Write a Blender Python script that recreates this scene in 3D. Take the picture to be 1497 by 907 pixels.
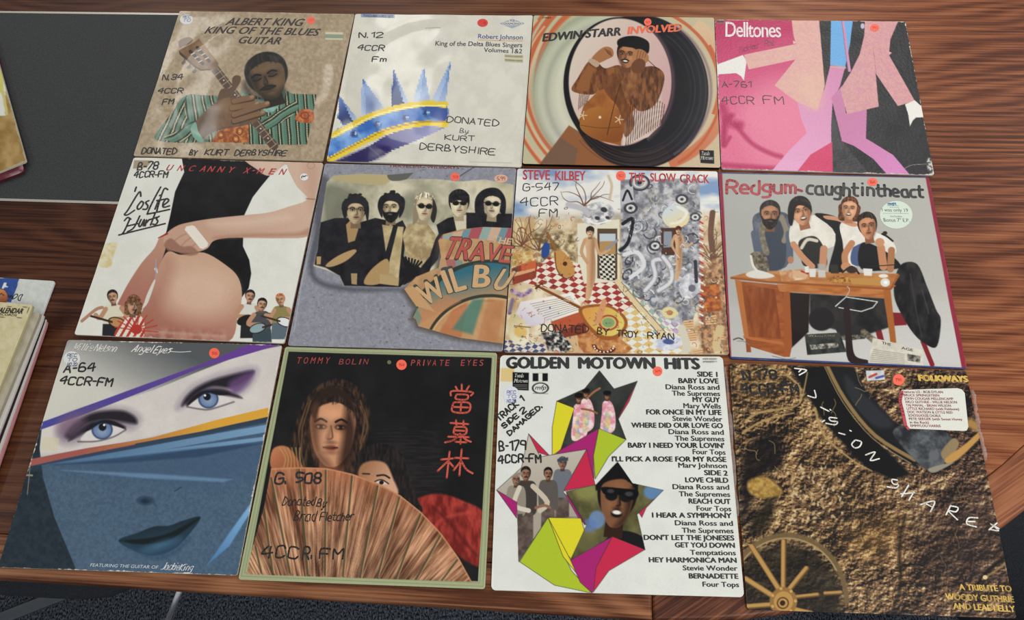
import bpy, math, random
import numpy as np
from mathutils import Matrix, Vector

for o in list(bpy.data.objects):
    bpy.data.objects.remove(o)
SC = bpy.context.scene
COL = SC.collection

# ------------------------------------------------------------------ camera
IW, IH = 1497, 907
FPX, CH, PITCH, ROLL = 1130.22413, 1.01675442, 1.13752983, -0.106038434
_cp, _sp, _cr, _sr = math.cos(PITCH), math.sin(PITCH), math.cos(ROLL), math.sin(ROLL)
FW = np.array([0, _cp, -_sp])
_r = np.array([1.0, 0, 0])
_u = np.cross(_r, FW)
RT, UP = _cr * _r + _sr * _u, -_sr * _r + _cr * _u
EYE = np.array([0, 0, CH])
cam = bpy.data.objects.new('camera', bpy.data.cameras.new('camera'))
COL.objects.link(cam)
cam.data.sensor_width = 36
cam.data.lens = FPX / IW * 36
cam.data.clip_start = 0.02
M = Matrix((RT, UP, -FW)).transposed().to_4x4()
M.translation = Vector(EYE)
cam.matrix_world = M
SC.camera = cam

# ------------------------------------------------------------------ light and exposure
SC.view_settings.view_transform = 'Standard'
SC.view_settings.look = 'None'
SC.view_settings.gamma = 1
SC.view_settings.use_curve_mapping = False
SC.view_settings.exposure = 0.0
WORLD_STRENGTH, LAMP_POWER = 0.40, 25.8
wd = bpy.data.worlds.new('room_light')
SC.world = wd
wd.use_nodes = True
wd.node_tree.nodes['Background'].inputs[0].default_value = (0.93, 0.97, 1.0, 1)
wd.node_tree.nodes['Background'].inputs[1].default_value = WORLD_STRENGTH
TA = math.radians(-9.0)                       # direction of the table in the room
for i, (x, y, k) in enumerate([(-1.5, 2.85, .5), (-.42, 2.75, .45), (1.28, 2.2, 1.0), (2.5, 1.9, .5), (-2.5, 0.6, .5), (-.6, -.9, .5), (0.9, -0.75, 1.0), (2.6, -.3, 1.2)]):
    ld = bpy.data.lights.new('ceiling_lamp', 'AREA')
    ld.shape = 'RECTANGLE'
    ld.size, ld.size_y = 0.22, 1.1
    ld.energy = LAMP_POWER * k
    ld.color = (1.0, 0.97, 0.91)
    lo = bpy.data.objects.new('ceiling_lamp', ld)
    lo.location = (x, y, 1.97)
    lo.rotation_euler = (0, 0, TA)
    COL.objects.link(lo)

INK = 0.80                                    # reflectance of the brightest print

# ------------------------------------------------------------------ helpers
def lin(c):
    c = np.asarray(c, float)
    return np.where(c <= 0.04045, c / 12.92, ((c + 0.055) / 1.055) ** 2.4)

def hx(s):
    if not isinstance(s, str):
        return np.asarray(s, float)
    s = s.lstrip('#')
    return np.array([int(s[i:i + 2], 16) / 255 for i in (0, 2, 4)])

def ray(px):
    q = np.asarray(px, float)
    return FW + ((q[..., 0] - IW / 2) / FPX)[..., None] * RT - ((q[..., 1] - IH / 2) / FPX)[..., None] * UP

def at(px, z=0.0):
    """where a pixel of the photograph lies on the level z"""
    d = ray(px)
    return EYE + ((z - CH) / d[..., 2])[..., None] * d

def seen(P):
    d = np.asarray(P, float) - EYE
    w = d @ FW
    return np.stack([IW / 2 + FPX * (d @ RT) / w, IH / 2 - FPX * (d @ UP) / w], -1)

def mesh(name, V, F, mats, parent=None, midx=None, smooth=False, loc=None):
    me = bpy.data.meshes.new(name)
    me.from_pydata([tuple(map(float, v)) for v in V], [], [tuple(map(int, f)) for f in F])
    for m in (mats if isinstance(mats, (list, tuple)) else [mats]):
        me.materials.append(m)
    if midx is not None:
        me.polygons.foreach_set('material_index', np.asarray(midx, np.int32))
    if smooth:
        me.polygons.foreach_set('use_smooth', np.ones(len(me.polygons), bool))
    me.update()
    o = bpy.data.objects.new(name, me)
    COL.objects.link(o)
    if parent is not None:
        o.parent = parent
    if loc is not None:
        o.location = loc
    return o

def empty(name, loc, rz=0.0):
    o = bpy.data.objects.new(name, None)
    o.location = loc
    o.rotation_euler = (0, 0, rz)
    o.empty_display_size = 0.05
    COL.objects.link(o)
    return o

def tag(o, label=None, cat=None, group=None, kind=None):
    for k, v in (('label', label), ('category', cat), ('group', group), ('kind', kind)):
        if v:
            o[k] = v
    return o

# ------------------------------------------------------------------ materials
MATS = {}
def nmat(name):
    m = bpy.data.materials.new(name)
    m.use_nodes = True
    nt = m.node_tree
    b = nt.nodes['Principled BSDF']
    return m, nt, b

def node(nt, t, **kw):
    n = nt.nodes.new(t)
    for k, v in kw.items():
        if k in n.inputs:
            n.inputs[k].default_value = v
        else:
            setattr(n, k, v)
    return n

def flat(col, rough=0.5, metal=0.0, grain=0.06, scale=900.0, spec=0.5, raw=False):
    """one colour with a fine procedural unevenness"""
    key = (str(col), rough, metal, grain, scale, spec, raw)
    if key in MATS:
        return MATS[key]
    m, nt, b = nmat('surface')
    c = lin(hx(col)) * (1 if raw else INK)
    tc = node(nt, 'ShaderNodeTexCoord')
    nz = node(nt, 'ShaderNodeTexNoise', Scale=scale, Detail=2.0)
    nt.links.new(tc.outputs['Object'], nz.inputs['Vector'])
    r = node(nt, 'ShaderNodeMapRange')
    r.inputs['From Min'].default_value, r.inputs['From Max'].default_value = 0.3, 0.7
    r.inputs['To Min'].default_value, r.inputs['To Max'].default_value = 1 - grain, 1 + grain
    nt.links.new(nz.outputs['Fac'], r.inputs['Value'])
    mx = node(nt, 'ShaderNodeVectorMath', operation='SCALE')
    mx.inputs[0].default_value = tuple(c)
    nt.links.new(r.outputs['Result'], mx.inputs['Scale'])
    nt.links.new(mx.outputs[0], b.inputs['Base Color'])
    b.inputs['Roughness'].default_value = rough
    b.inputs['Metallic'].default_value = metal
    b.inputs['Specular IOR Level'].default_value = spec
    MATS[key] = m
    return m

def print_mat(rough, spec=0.5, bump=0.0, bscale=350.0, coat=0.0, crough=0.1):
    """printed board: colours of the print come from the mesh, wear and tooth from noise"""
    m, nt, b = nmat('printed_board')
    a = node(nt, 'ShaderNodeAttribute', attribute_name='print')
    tc = node(nt, 'ShaderNodeTexCoord')
    nz = node(nt, 'ShaderNodeTexNoise', Scale=1100.0, Detail=2.0)
    nt.links.new(tc.outputs['Object'], nz.inputs['Vector'])
    r = node(nt, 'ShaderNodeMapRange')
    r.inputs['From Min'].default_value, r.inputs['From Max'].default_value = 0.3, 0.7
    r.inputs['To Min'].default_value, r.inputs['To Max'].default_value = 0.93, 1.07
    nt.links.new(nz.outputs['Fac'], r.inputs['Value'])
    mx = node(nt, 'ShaderNodeVectorMath', operation='SCALE')
    nt.links.new(a.outputs['Color'], mx.inputs[0])
    nt.links.new(r.outputs['Result'], mx.inputs['Scale'])
    nt.links.new(mx.outputs[0], b.inputs['Base Color'])
    b.inputs['Roughness'].default_value = rough
    b.inputs['Specular IOR Level'].default_value = spec
    b.inputs['Coat Weight'].default_value = coat
    b.inputs['Coat Roughness'].default_value = crough
    if bump:
        n2 = node(nt, 'ShaderNodeTexNoise', Scale=bscale, Detail=3.0)
        nt.links.new(tc.outputs['Object'], n2.inputs['Vector'])
        bp = node(nt, 'ShaderNodeBump', Strength=bump, Distance=0.002)
        nt.links.new(n2.outputs['Fac'], bp.inputs['Height'])
        nt.links.new(bp.outputs[0], b.inputs['Normal'])
    return m

def wood_mat(c_dark, c_mid, c_light, rough=0.36, rz=0.0, tone=(-0.55, 0.38, 0.34, 1.1), seed=0.0):
    m, nt, b = nmat('wood_veneer')
    tc = node(nt, 'ShaderNodeTexCoord')
    src = tc.outputs['Object']
    mp = node(nt, 'ShaderNodeMapping')
    mp.inputs['Location'].default_value = (seed, seed * .7, 0)
    mp.inputs['Rotation'].default_value = (0, 0, rz)
    nt.links.new(src, mp.inputs[0])
    # long waves that open into arches
    m1 = node(nt, 'ShaderNodeMapping')
    m1.inputs['Scale'].default_value = (1.1, 4.6, 1)
    nt.links.new(mp.outputs[0], m1.inputs[0])
    n1 = node(nt, 'ShaderNodeTexNoise', Scale=1.0, Detail=2.0, Roughness=0.45)
    nt.links.new(m1.outputs[0], n1.inputs['Vector'])
    sx = node(nt, 'ShaderNodeSeparateXYZ')
    nt.links.new(mp.outputs[0], sx.inputs[0])
    ma = node(nt, 'ShaderNodeMath', operation='MULTIPLY')
    nt.links.new(n1.outputs['Fac'], ma.inputs[0]); ma.inputs[1].default_value = 120.0
    mb = node(nt, 'ShaderNodeMath', operation='MULTIPLY_ADD')
    nt.links.new(sx.outputs['Y'], mb.inputs[0]); mb.inputs[1].default_value = 300.0
    nt.links.new(ma.outputs[0], mb.inputs[2])
    ms = node(nt, 'ShaderNodeMath', operation='SINE')
    nt.links.new(mb.outputs[0], ms.inputs[0])
    # fine pores drawn out along the grain
    m2 = node(nt, 'ShaderNodeMapping')
    m2.inputs['Scale'].default_value = (5.0, 300.0, 1)
    nt.links.new(mp.outputs[0], m2.inputs[0])
    n2 = node(nt, 'ShaderNodeTexNoise', Scale=1.0, Detail=5.0, Roughness=0.7)
    nt.links.new(m2.outputs[0], n2.inputs['Vector'])
    m3 = node(nt, 'ShaderNodeMapping')
    m3.inputs['Scale'].default_value = (1.5, 3.5, 1)
    nt.links.new(mp.outputs[0], m3.inputs[0])
    n3 = node(nt, 'ShaderNodeTexNoise', Scale=1.0, Detail=2.0)
    nt.links.new(m3.outputs[0], n3.inputs['Vector'])
    s1 = node(nt, 'ShaderNodeMath', operation='MULTIPLY_ADD')
    nt.links.new(ms.outputs[0], s1.inputs[0]); s1.inputs[1].default_value = 0.065; s1.inputs[2].default_value = 0.0
    s2 = node(nt, 'ShaderNodeMath', operation='MULTIPLY_ADD')
    nt.links.new(n2.outputs['Fac'], s2.inputs[0]); s2.inputs[1].default_value = 0.9
    nt.links.new(s1.outputs[0], s2.inputs[2])
    s3 = node(nt, 'ShaderNodeMath', operation='MULTIPLY_ADD')
    nt.links.new(n3.outputs['Fac'], s3.inputs[0]); s3.inputs[1].default_value = 0.5
    nt.links.new(s2.outputs[0], s3.inputs[2])
    cr = node(nt, 'ShaderNodeValToRGB')
    e = cr.color_ramp.elements
    e[0].position, e[1].position = 0.54, 0.94
    e[0].color = (*lin(hx(c_dark)), 1); e[1].color = (*lin(hx(c_light)), 1)
    k = e.new(0.72); k.color = (*lin(hx(c_mid)), 1)
    nt.links.new(s3.outputs[0], cr.inputs[0])
    # the wood tone runs smoothly from darker to paler towards the rounded end
    so = node(nt, 'ShaderNodeSeparateXYZ')
    nt.links.new(src, so.inputs[0])
    tn = node(nt, 'ShaderNodeMapRange', interpolation_type='SMOOTHSTEP')
    for k_, v_ in zip(('From Min', 'From Max', 'To Min', 'To Max'), tone):
        tn.inputs[k_].default_value = v_
    nt.links.new(so.outputs['X'], tn.inputs['Value'])
    tm = node(nt, 'ShaderNodeVectorMath', operation='SCALE')
    nt.links.new(cr.outputs[0], tm.inputs[0])
    nt.links.new(tn.outputs['Result'], tm.inputs['Scale'])
    nt.links.new(tm.outputs[0], b.inputs['Base Color'])
    b.inputs['Roughness'].default_value = rough
    b.inputs['Specular IOR Level'].default_value = 0.14
    bp = node(nt, 'ShaderNodeBump', Strength=0.06, Distance=0.001)
    nt.links.new(n2.outputs['Fac'], bp.inputs['Height'])
    nt.links.new(bp.outputs[0], b.inputs['Normal'])
    return m

def speckle_mat(name, c0, c1, scale, rough, stretch=(1, 1, 1), bump=0.4, detail=4.0, lo=0.35, hi=0.7, spec=0.3):
    m, nt, b = nmat(name)
    tc = node(nt, 'ShaderNodeTexCoord')
    mp = node(nt, 'ShaderNodeMapping')
    mp.inputs['Scale'].default_value = stretch
    nt.links.new(tc.outputs['Object'], mp.inputs[0])
    n1 = node(nt, 'ShaderNodeTexNoise', Scale=scale, Detail=detail, Roughness=0.65)
    nt.links.new(mp.outputs[0], n1.inputs['Vector'])
    cr = node(nt, 'ShaderNodeValToRGB')
    e = cr.color_ramp.elements
    e[0].position, e[1].position = lo, hi
    e[0].color = (*lin(hx(c0)), 1); e[1].color = (*lin(hx(c1)), 1)
    nt.links.new(n1.outputs['Fac'], cr.inputs[0])
    nt.links.new(cr.outputs[0], b.inputs['Base Color'])
    b.inputs['Roughness'].default_value = rough
    b.inputs['Specular IOR Level'].default_value = spec
    bp = node(nt, 'ShaderNodeBump', Strength=bump, Distance=0.002)
    nt.links.new(n1.outputs['Fac'], bp.inputs['Height'])
    nt.links.new(bp.outputs[0], b.inputs['Normal'])
    return m

def film_mat():
    m, nt, b = nmat('clear_film')
    b.inputs['Base Color'].default_value = (0.85, 0.87, 0.88, 1)
    b.inputs['Roughness'].default_value = 0.12
    b.inputs['Alpha'].default_value = 0.08
    tc = node(nt, 'ShaderNodeTexCoord')
    nz = node(nt, 'ShaderNodeTexNoise', Scale=70.0, Detail=2.0)
    nt.links.new(tc.outputs['Object'], nz.inputs['Vector'])
    bp = node(nt, 'ShaderNodeBump', Strength=0.8, Distance=0.006)
    nt.links.new(nz.outputs['Fac'], bp.inputs['Height'])
    nt.links.new(bp.outputs[0], b.inputs['Normal'])
    return m

M_WOOD = wood_mat('421f10', '75432a', '92603f', seed=0.37)
M_BAND = wood_mat('4a2818', '7c5036', '9a6c4b', tone=(-1.2, 0.1, 0.8, 1.0), seed=2.1)
M_BAND2 = wood_mat('40231a', '74452f', '905f42', rz=-0.6, seed=4.4)
M_LEATHER = speckle_mat('black_leather', '202123', '343537', 420.0, 0.6, bump=0.25, detail=6)
M_TRIM = flat('b9b3a8', 0.4, 0.6)
M_CARPET = speckle_mat('carpet', '0e1016', '6a717e', 300.0, 0.95, (1, 0.6, 1), 0.9, 5, 0.42, 0.74, 0.1)
M_BLACKM = flat('1a1b1f', 0.5)
M_GREYM = flat('4a4f57', 0.5)
M_CHROME = flat('f0f0f2', 0.38, 1.0, 0.01, raw=True)
M_FABRIC = speckle_mat('chair_fabric', '0d1016', '2b3038', 700.0, 0.9, bump=0.5)
M_FILM = film_mat()

# ------------------------------------------------------------------ floor
fl = mesh('floor', [(-6, -5, 0), (6, -5, 0), (6, 6, 0), (-6, 6, 0)], [(0, 1, 2, 3)], M_CARPET, loc=(0, 0, -0.735))
tag(fl, 'dark blue grey carpet under the table', 'floor', kind='structure')

# ------------------------------------------------------------------ table with a rounded end
TC = np.array([0.252, 0.808])                 # centre of the rounded end
R_OUT, R_IN, XL = 0.78, 0.7233, -2.3
table = empty('meeting_table', (TC[0], TC[1], -0.735), TA)
tag(table, 'long brown wooden meeting table with rounded end and black leather inlay', 'table')
TZ = 0.735

def prism(outline, z0, z1, bev=0.0):
    """closed outline extruded, with its top edge rounded over"""
    P = np.asarray(outline, float)
    n = len(P)
    d1 = np.roll(P, -1, 0) - P
    nn = np.stack([d1[:, 1], -d1[:, 0]], 1)
    nn /= np.linalg.norm(nn, axis=1)[:, None] + 1e-12
    vn = nn + np.roll(nn, 1, 0)
    vn /= np.linalg.norm(vn, axis=1)[:, None] + 1e-12
    rings = [(0, z0)]
    if bev:
        rings = [(-bev, z0), (0, z0 + bev)]
        rings += [(-bev * (1 - math.cos(a)), z1 - bev + bev * math.sin(a)) for a in np.linspace(0, math.pi / 2, 5)]
    else:
        rings.append((0, z1))
    V, F = [], []
    for off, z in rings:
        q = P + vn * off
        V += [(x, y, z) for x, y in q]
    for k in range(len(rings) - 1):
        for i in range(n):
            j = (i + 1) % n
            F.append((k * n + i, k * n + j, (k + 1) * n + j, (k + 1) * n + i))
    F.append(tuple(range(n))[::-1])
    F.append(tuple((len(rings) - 1) * n + i for i in range(n)))
    return V, F

arc = [(R_IN * math.cos(a), R_IN * math.sin(a)) for a in np.linspace(-math.pi / 2, math.pi / 2, 48)]
V, F = prism([(XL, -R_IN)] + arc + [(XL, R_IN)], TZ - 0.03, TZ)
mesh('tabletop', V, F, M_WOOD, table)
def band(x_or_arc, mat):
    V, F = prism(x_or_arc, TZ - 0.032, TZ + 0.0001, 0.006)
    return mesh('edge_band', V, F, mat, table)
band([(XL, -R_OUT), (0.0, -R_OUT), (0.0, -R_IN), (XL, -R_IN)], M_BAND)
band([(XL, R_IN), (0.0, R_IN), (0.0, R_OUT), (XL, R_OUT)], M_BAND)
oa = [(R_OUT * math.cos(a), R_OUT * math.sin(a)) for a in np.linspace(-math.pi / 2, math.pi / 2, 64)]
ia = [(R_IN * math.cos(a), R_IN * math.sin(a)) for a in np.linspace(math.pi / 2, -math.pi / 2, 64)]
for k in range(3):
    s = slice(k * 21, k * 21 + 22)
    band(oa[s] + list(reversed(ia[::-1][s])), M_BAND2)
# leather inlay with its light trim
IX0, IX1, IY0, IY1 = -1.75, -0.74, -0.209, 0.1875
V, F = prism([(IX0, IY0), (IX1, IY0), (IX1, IY1), (IX0, IY1)], TZ - 0.004, TZ + 0.0004)
inlay = mesh('leather_inlay', V, F, M_LEATHER, table)
for (a, b, c, d) in ((IX0, IY1, IX1, IY1 + 0.0045), (IX0, IY0 - 0.0045, IX1, IY0), (IX1, IY0 - .0045, IX1 + 0.0045, IY1 + .0045)):
    V, F = prism([(a, b), (c, b), (c, d), (a, d)], TZ - 0.004, TZ + 0.0005)
    mesh('inlay_trim', V, F, M_TRIM, inlay)
def box(x0, y0, z0, x1, y1, z1):
    return prism([(x0, y0), (x1, y0), (x1, y1), (x0, y1)], z0, z1, min(0.006, (z1 - z0) * .3))
for lx in (-1.15, -0.05):
    V, F = box(lx - .05, -0.42, 0.05, lx + .05, 0.42, TZ - 0.03)
    lg = mesh('pedestal', V, F, M_BLACKM, table)
    V, F = box(lx - .1, -0.56, 0.0, lx + .1, 0.56, 0.05)
    mesh('foot', V, F, M_GREYM, table)

# ------------------------------------------------------------------ printing: colours laid out on the board
def vnoise(x, y, scale, seed, octaves=3, rough=0.55):
    rs = np.random.RandomState(seed)
    tot, amp, out = 0, 1.0, 0
    for o in range(octaves):
        g = rs.rand(128, 128)
        a, b = x / scale * 2 ** o + 1000, y / scale * 2 ** o + 1000
        ia, ib = np.floor(a).astype(int), np.floor(b).astype(int)
        fa, fb = a - ia, b - ib
        fa, fb = fa * fa * (3 - 2 * fa), fb * fb * (3 - 2 * fb)
        i0, i1, j0, j1 = ia % 128, (ia + 1) % 128, ib % 128, (ib + 1) % 128
        v = (g[i0, j0] * (1 - fa) + g[i1, j0] * fa) * (1 - fb) + (g[i0, j1] * (1 - fa) + g[i1, j1] * fa) * fb
        out = out + v * amp
        tot += amp
        amp *= rough
    return out / tot

def smooth(pts, closed=True, n=5):
    P = np.asarray(pts, float)
    m = len(P)
    out = []
    for i in range(m if closed else m - 1):
        if closed:
            p0, p1, p2, p3 = P[i - 1], P[i], P[(i + 1) % m], P[(i + 2) % m]
        else:
            p0, p1, p2, p3 = P[max(i - 1, 0)], P[i], P[i + 1], P[min(i + 2, m - 1)]
        for t in np.arange(n) / n:
            out.append(0.5 * (2 * p1 + (p2 - p0) * t + (2 * p0 - 5 * p1 + 4 * p2 - p3) * t * t + (3 * p1 - p0 - 3 * p2 + p3) * t ** 3))
    if not closed:
        out.append(P[-1])
    return np.array(out)

def lg(c0, c1, p0, p1):
    """even change from c0 to c1 between two points"""
    c0, c1 = hx(c0), hx(c1)
    d = np.array(p1, float) - np.array(p0, float)
    def f(x, y):
        t = np.clip(((x - p0[0]) * d[0] + (y - p0[1]) * d[1]) / (d @ d), 0, 1)[:, None]
        return c0 * (1 - t) + c1 * t
    return f

def mott(c0, c1, scale, seed=1, oc=4, lo=0.3, hi=0.7, sx=1.0, sy=1.0, rough=.55):
    c0, c1 = hx(c0), hx(c1)
    def f(x, y):
        t = np.clip((vnoise(x / sx, y / sy, scale, seed, oc, rough) - lo) / (hi - lo), 0, 1)[:, None]
        return c0 * (1 - t) + c1 * t
    return f

def stripes(cols, widths, ang, wob=0, wscale=60, seed=3):
    cols = np.array([hx(c) for c in cols])
    e = np.cumsum(widths)
    ca, sa = math.cos(math.radians(ang)), math.sin(math.radians(ang))
    def f(x, y):
        t = x * ca + y * sa
        if wob:
            t = t + wob * (vnoise(x, y, wscale, seed, 2) - .5) * 2
        return cols[np.searchsorted(e, t % e[-1], side='right').clip(0, len(cols) - 1)]
    return f

def checks(c0, c1, du, dv, o=(0, 0)):
    """a chequered floor: du, dv are the two edges of one tile"""
    c0, c1 = hx(c0), hx(c1)
    A = np.linalg.inv(np.array([du, dv], float).T)
    def f(x, y):
        q = A @ np.stack([x - o[0], y - o[1]])
        k = ((np.floor(q[0]) + np.floor(q[1])) % 2)[:, None]
        return c0 * (1 - k) + c1 * k
    return f

class Art:
    def __init__(s, X, Y):
        s.X, s.Y = X.ravel(), Y.ravel()
        s.C = np.ones((s.X.size, 3)) * .8
        s.clip = None
    def col(s, c, i):
        return c(s.X[i], s.Y[i]) if callable(c) else hx(c)
    def fill(s, c):
        i = np.arange(s.X.size)
        s.C[:] = s.col(c, i)
    def put(s, i, m, c, a=1.0):
        m = (m * a)[:, None]
        if s.clip is not None:
            m = m * s.clip[i][:, None]
        s.C[i] = s.C[i] * (1 - m) + s.col(c, i) * m
    def near(s, x0, y0, x1, y1):
        return np.nonzero((s.X > x0) & (s.X < x1) & (s.Y > y0) & (s.Y < y1))[0]
    def pmask(s, pts, soft=2.4, sm=0):
        P = smooth(pts, True, sm) if sm else np.asarray(pts, float)
        i = s.near(P[:, 0].min() - soft, P[:, 1].min() - soft, P[:, 0].max() + soft, P[:, 1].max() + soft)
        x, y = s.X[i], s.Y[i]
        ins = np.zeros(i.size, bool)
        d2 = np.full(i.size, 1e18)
        for k in range(len(P)):
            x0, y0 = P[k - 1]
            x1, y1 = P[k]
            if y0 != y1:
                c = ((y0 > y) != (y1 > y)) & (x < (x1 - x0) * (y - y0) / (y1 - y0) + x0)
                ins ^= c
            ex, ey = x1 - x0, y1 - y0
            l2 = ex * ex + ey * ey + 1e-12
            t = np.clip(((x - x0) * ex + (y - y0) * ey) / l2, 0, 1)
            d2 = np.minimum(d2, (x - x0 - t * ex) ** 2 + (y - y0 - t * ey) ** 2)
        d = np.sqrt(d2)
        return i, np.clip(0.5 + np.where(ins, d, -d) / soft, 0, 1)
    def P(s, pts, c, soft=2.4, a=1.0, sm=0):
        if isinstance(pts, str):
            pts = [tuple(map(float, q.split(','))) for q in pts.split()]
        i, m = s.pmask(pts, soft, sm)
        s.put(i, m, c, a)
    def S(s, pts, c, soft=2.4, a=1.0, n=5):
        s.P(pts, c, soft, a, n)
    def E(s, cx, cy, rx, ry, c, rot=0, soft=2.4, a=1.0):
        R = max(rx, ry) + soft
        i = s.near(cx - R, cy - R, cx + R, cy + R)
        ca, sa = math.cos(math.radians(rot)), math.sin(math.radians(rot))
        dx, dy = s.X[i] - cx, s.Y[i] - cy
        r = np.hypot((dx * ca + dy * sa) / rx, (-dx * sa + dy * ca) / ry)
        s.put(i, np.clip(.5 + (1 - r) * min(rx, ry) / soft, 0, 1), c, a)
    def ring(s, cx, cy, rx, ry, w, c, rot=0, soft=2.4, a=1.0, a0=None, a1=None):
        R = max(rx, ry) + soft + w
        i = s.near(cx - R, cy - R, cx + R, cy + R)
        ca, sa = math.cos(math.radians(rot)), math.sin(math.radians(rot))
        dx, dy = s.X[i] - cx, s.Y[i] - cy
        u, v = (dx * ca + dy * sa) / rx, (-dx * sa + dy * ca) / ry
        d = np.abs(np.hypot(u, v) - 1) * min(rx, ry)
        m = np.clip(.5 + (w / 2 - d) / soft, 0, 1)
        if a0 is not None:
            th = np.degrees(np.arctan2(v, u)) % 360
            m = m * (((th - a0) % 360) < ((a1 - a0) % 360))
        s.put(i, m, c, a)
    def L(s, pts, w, c, soft=2.0, a=1.0, sm=4, taper=None):
        if isinstance(pts, str):
            pts = [tuple(map(float, q.split(','))) for q in pts.split()]
        P = smooth(pts, False, sm) if sm and len(pts) > 2 else np.asarray(pts, float)
        r = w / 2 + soft
        i = s.near(P[:, 0].min() - r, P[:, 1].min() - r, P[:, 0].max() + r, P[:, 1].max() + r)
        x, y = s.X[i], s.Y[i]
        best = np.full(i.size, -1e9)
        n = len(P) - 1
        for k in range(n):
            x0, y0 = P[k]
            ex, ey = P[k + 1] - P[k]
            t = np.clip(((x - x0) * ex + (y - y0) * ey) / (ex * ex + ey * ey + 1e-12), 0, 1)
            d = np.hypot(x - x0 - t * ex, y - y0 - t * ey)
            ww = w if taper is None else w + (taper - w) * (k + t) / n
            best = np.maximum(best, ww / 2 - d)
        s.put(i, np.clip(.5 + best / soft, 0, 1), c, a)
    def tint(s, pts, c, soft=20, a=.5, sm=4):
        s.P(pts, c, soft, a, sm)
    def only(s, pts=None, sm=0, soft=2.4):
        """keep to the inside of an outline until called without one"""
        s.clip = None
        if pts is not None:
            i, m = s.pmask(pts, soft, sm)
            s.clip = np.zeros(s.X.size)
            s.clip[i] = m

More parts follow.
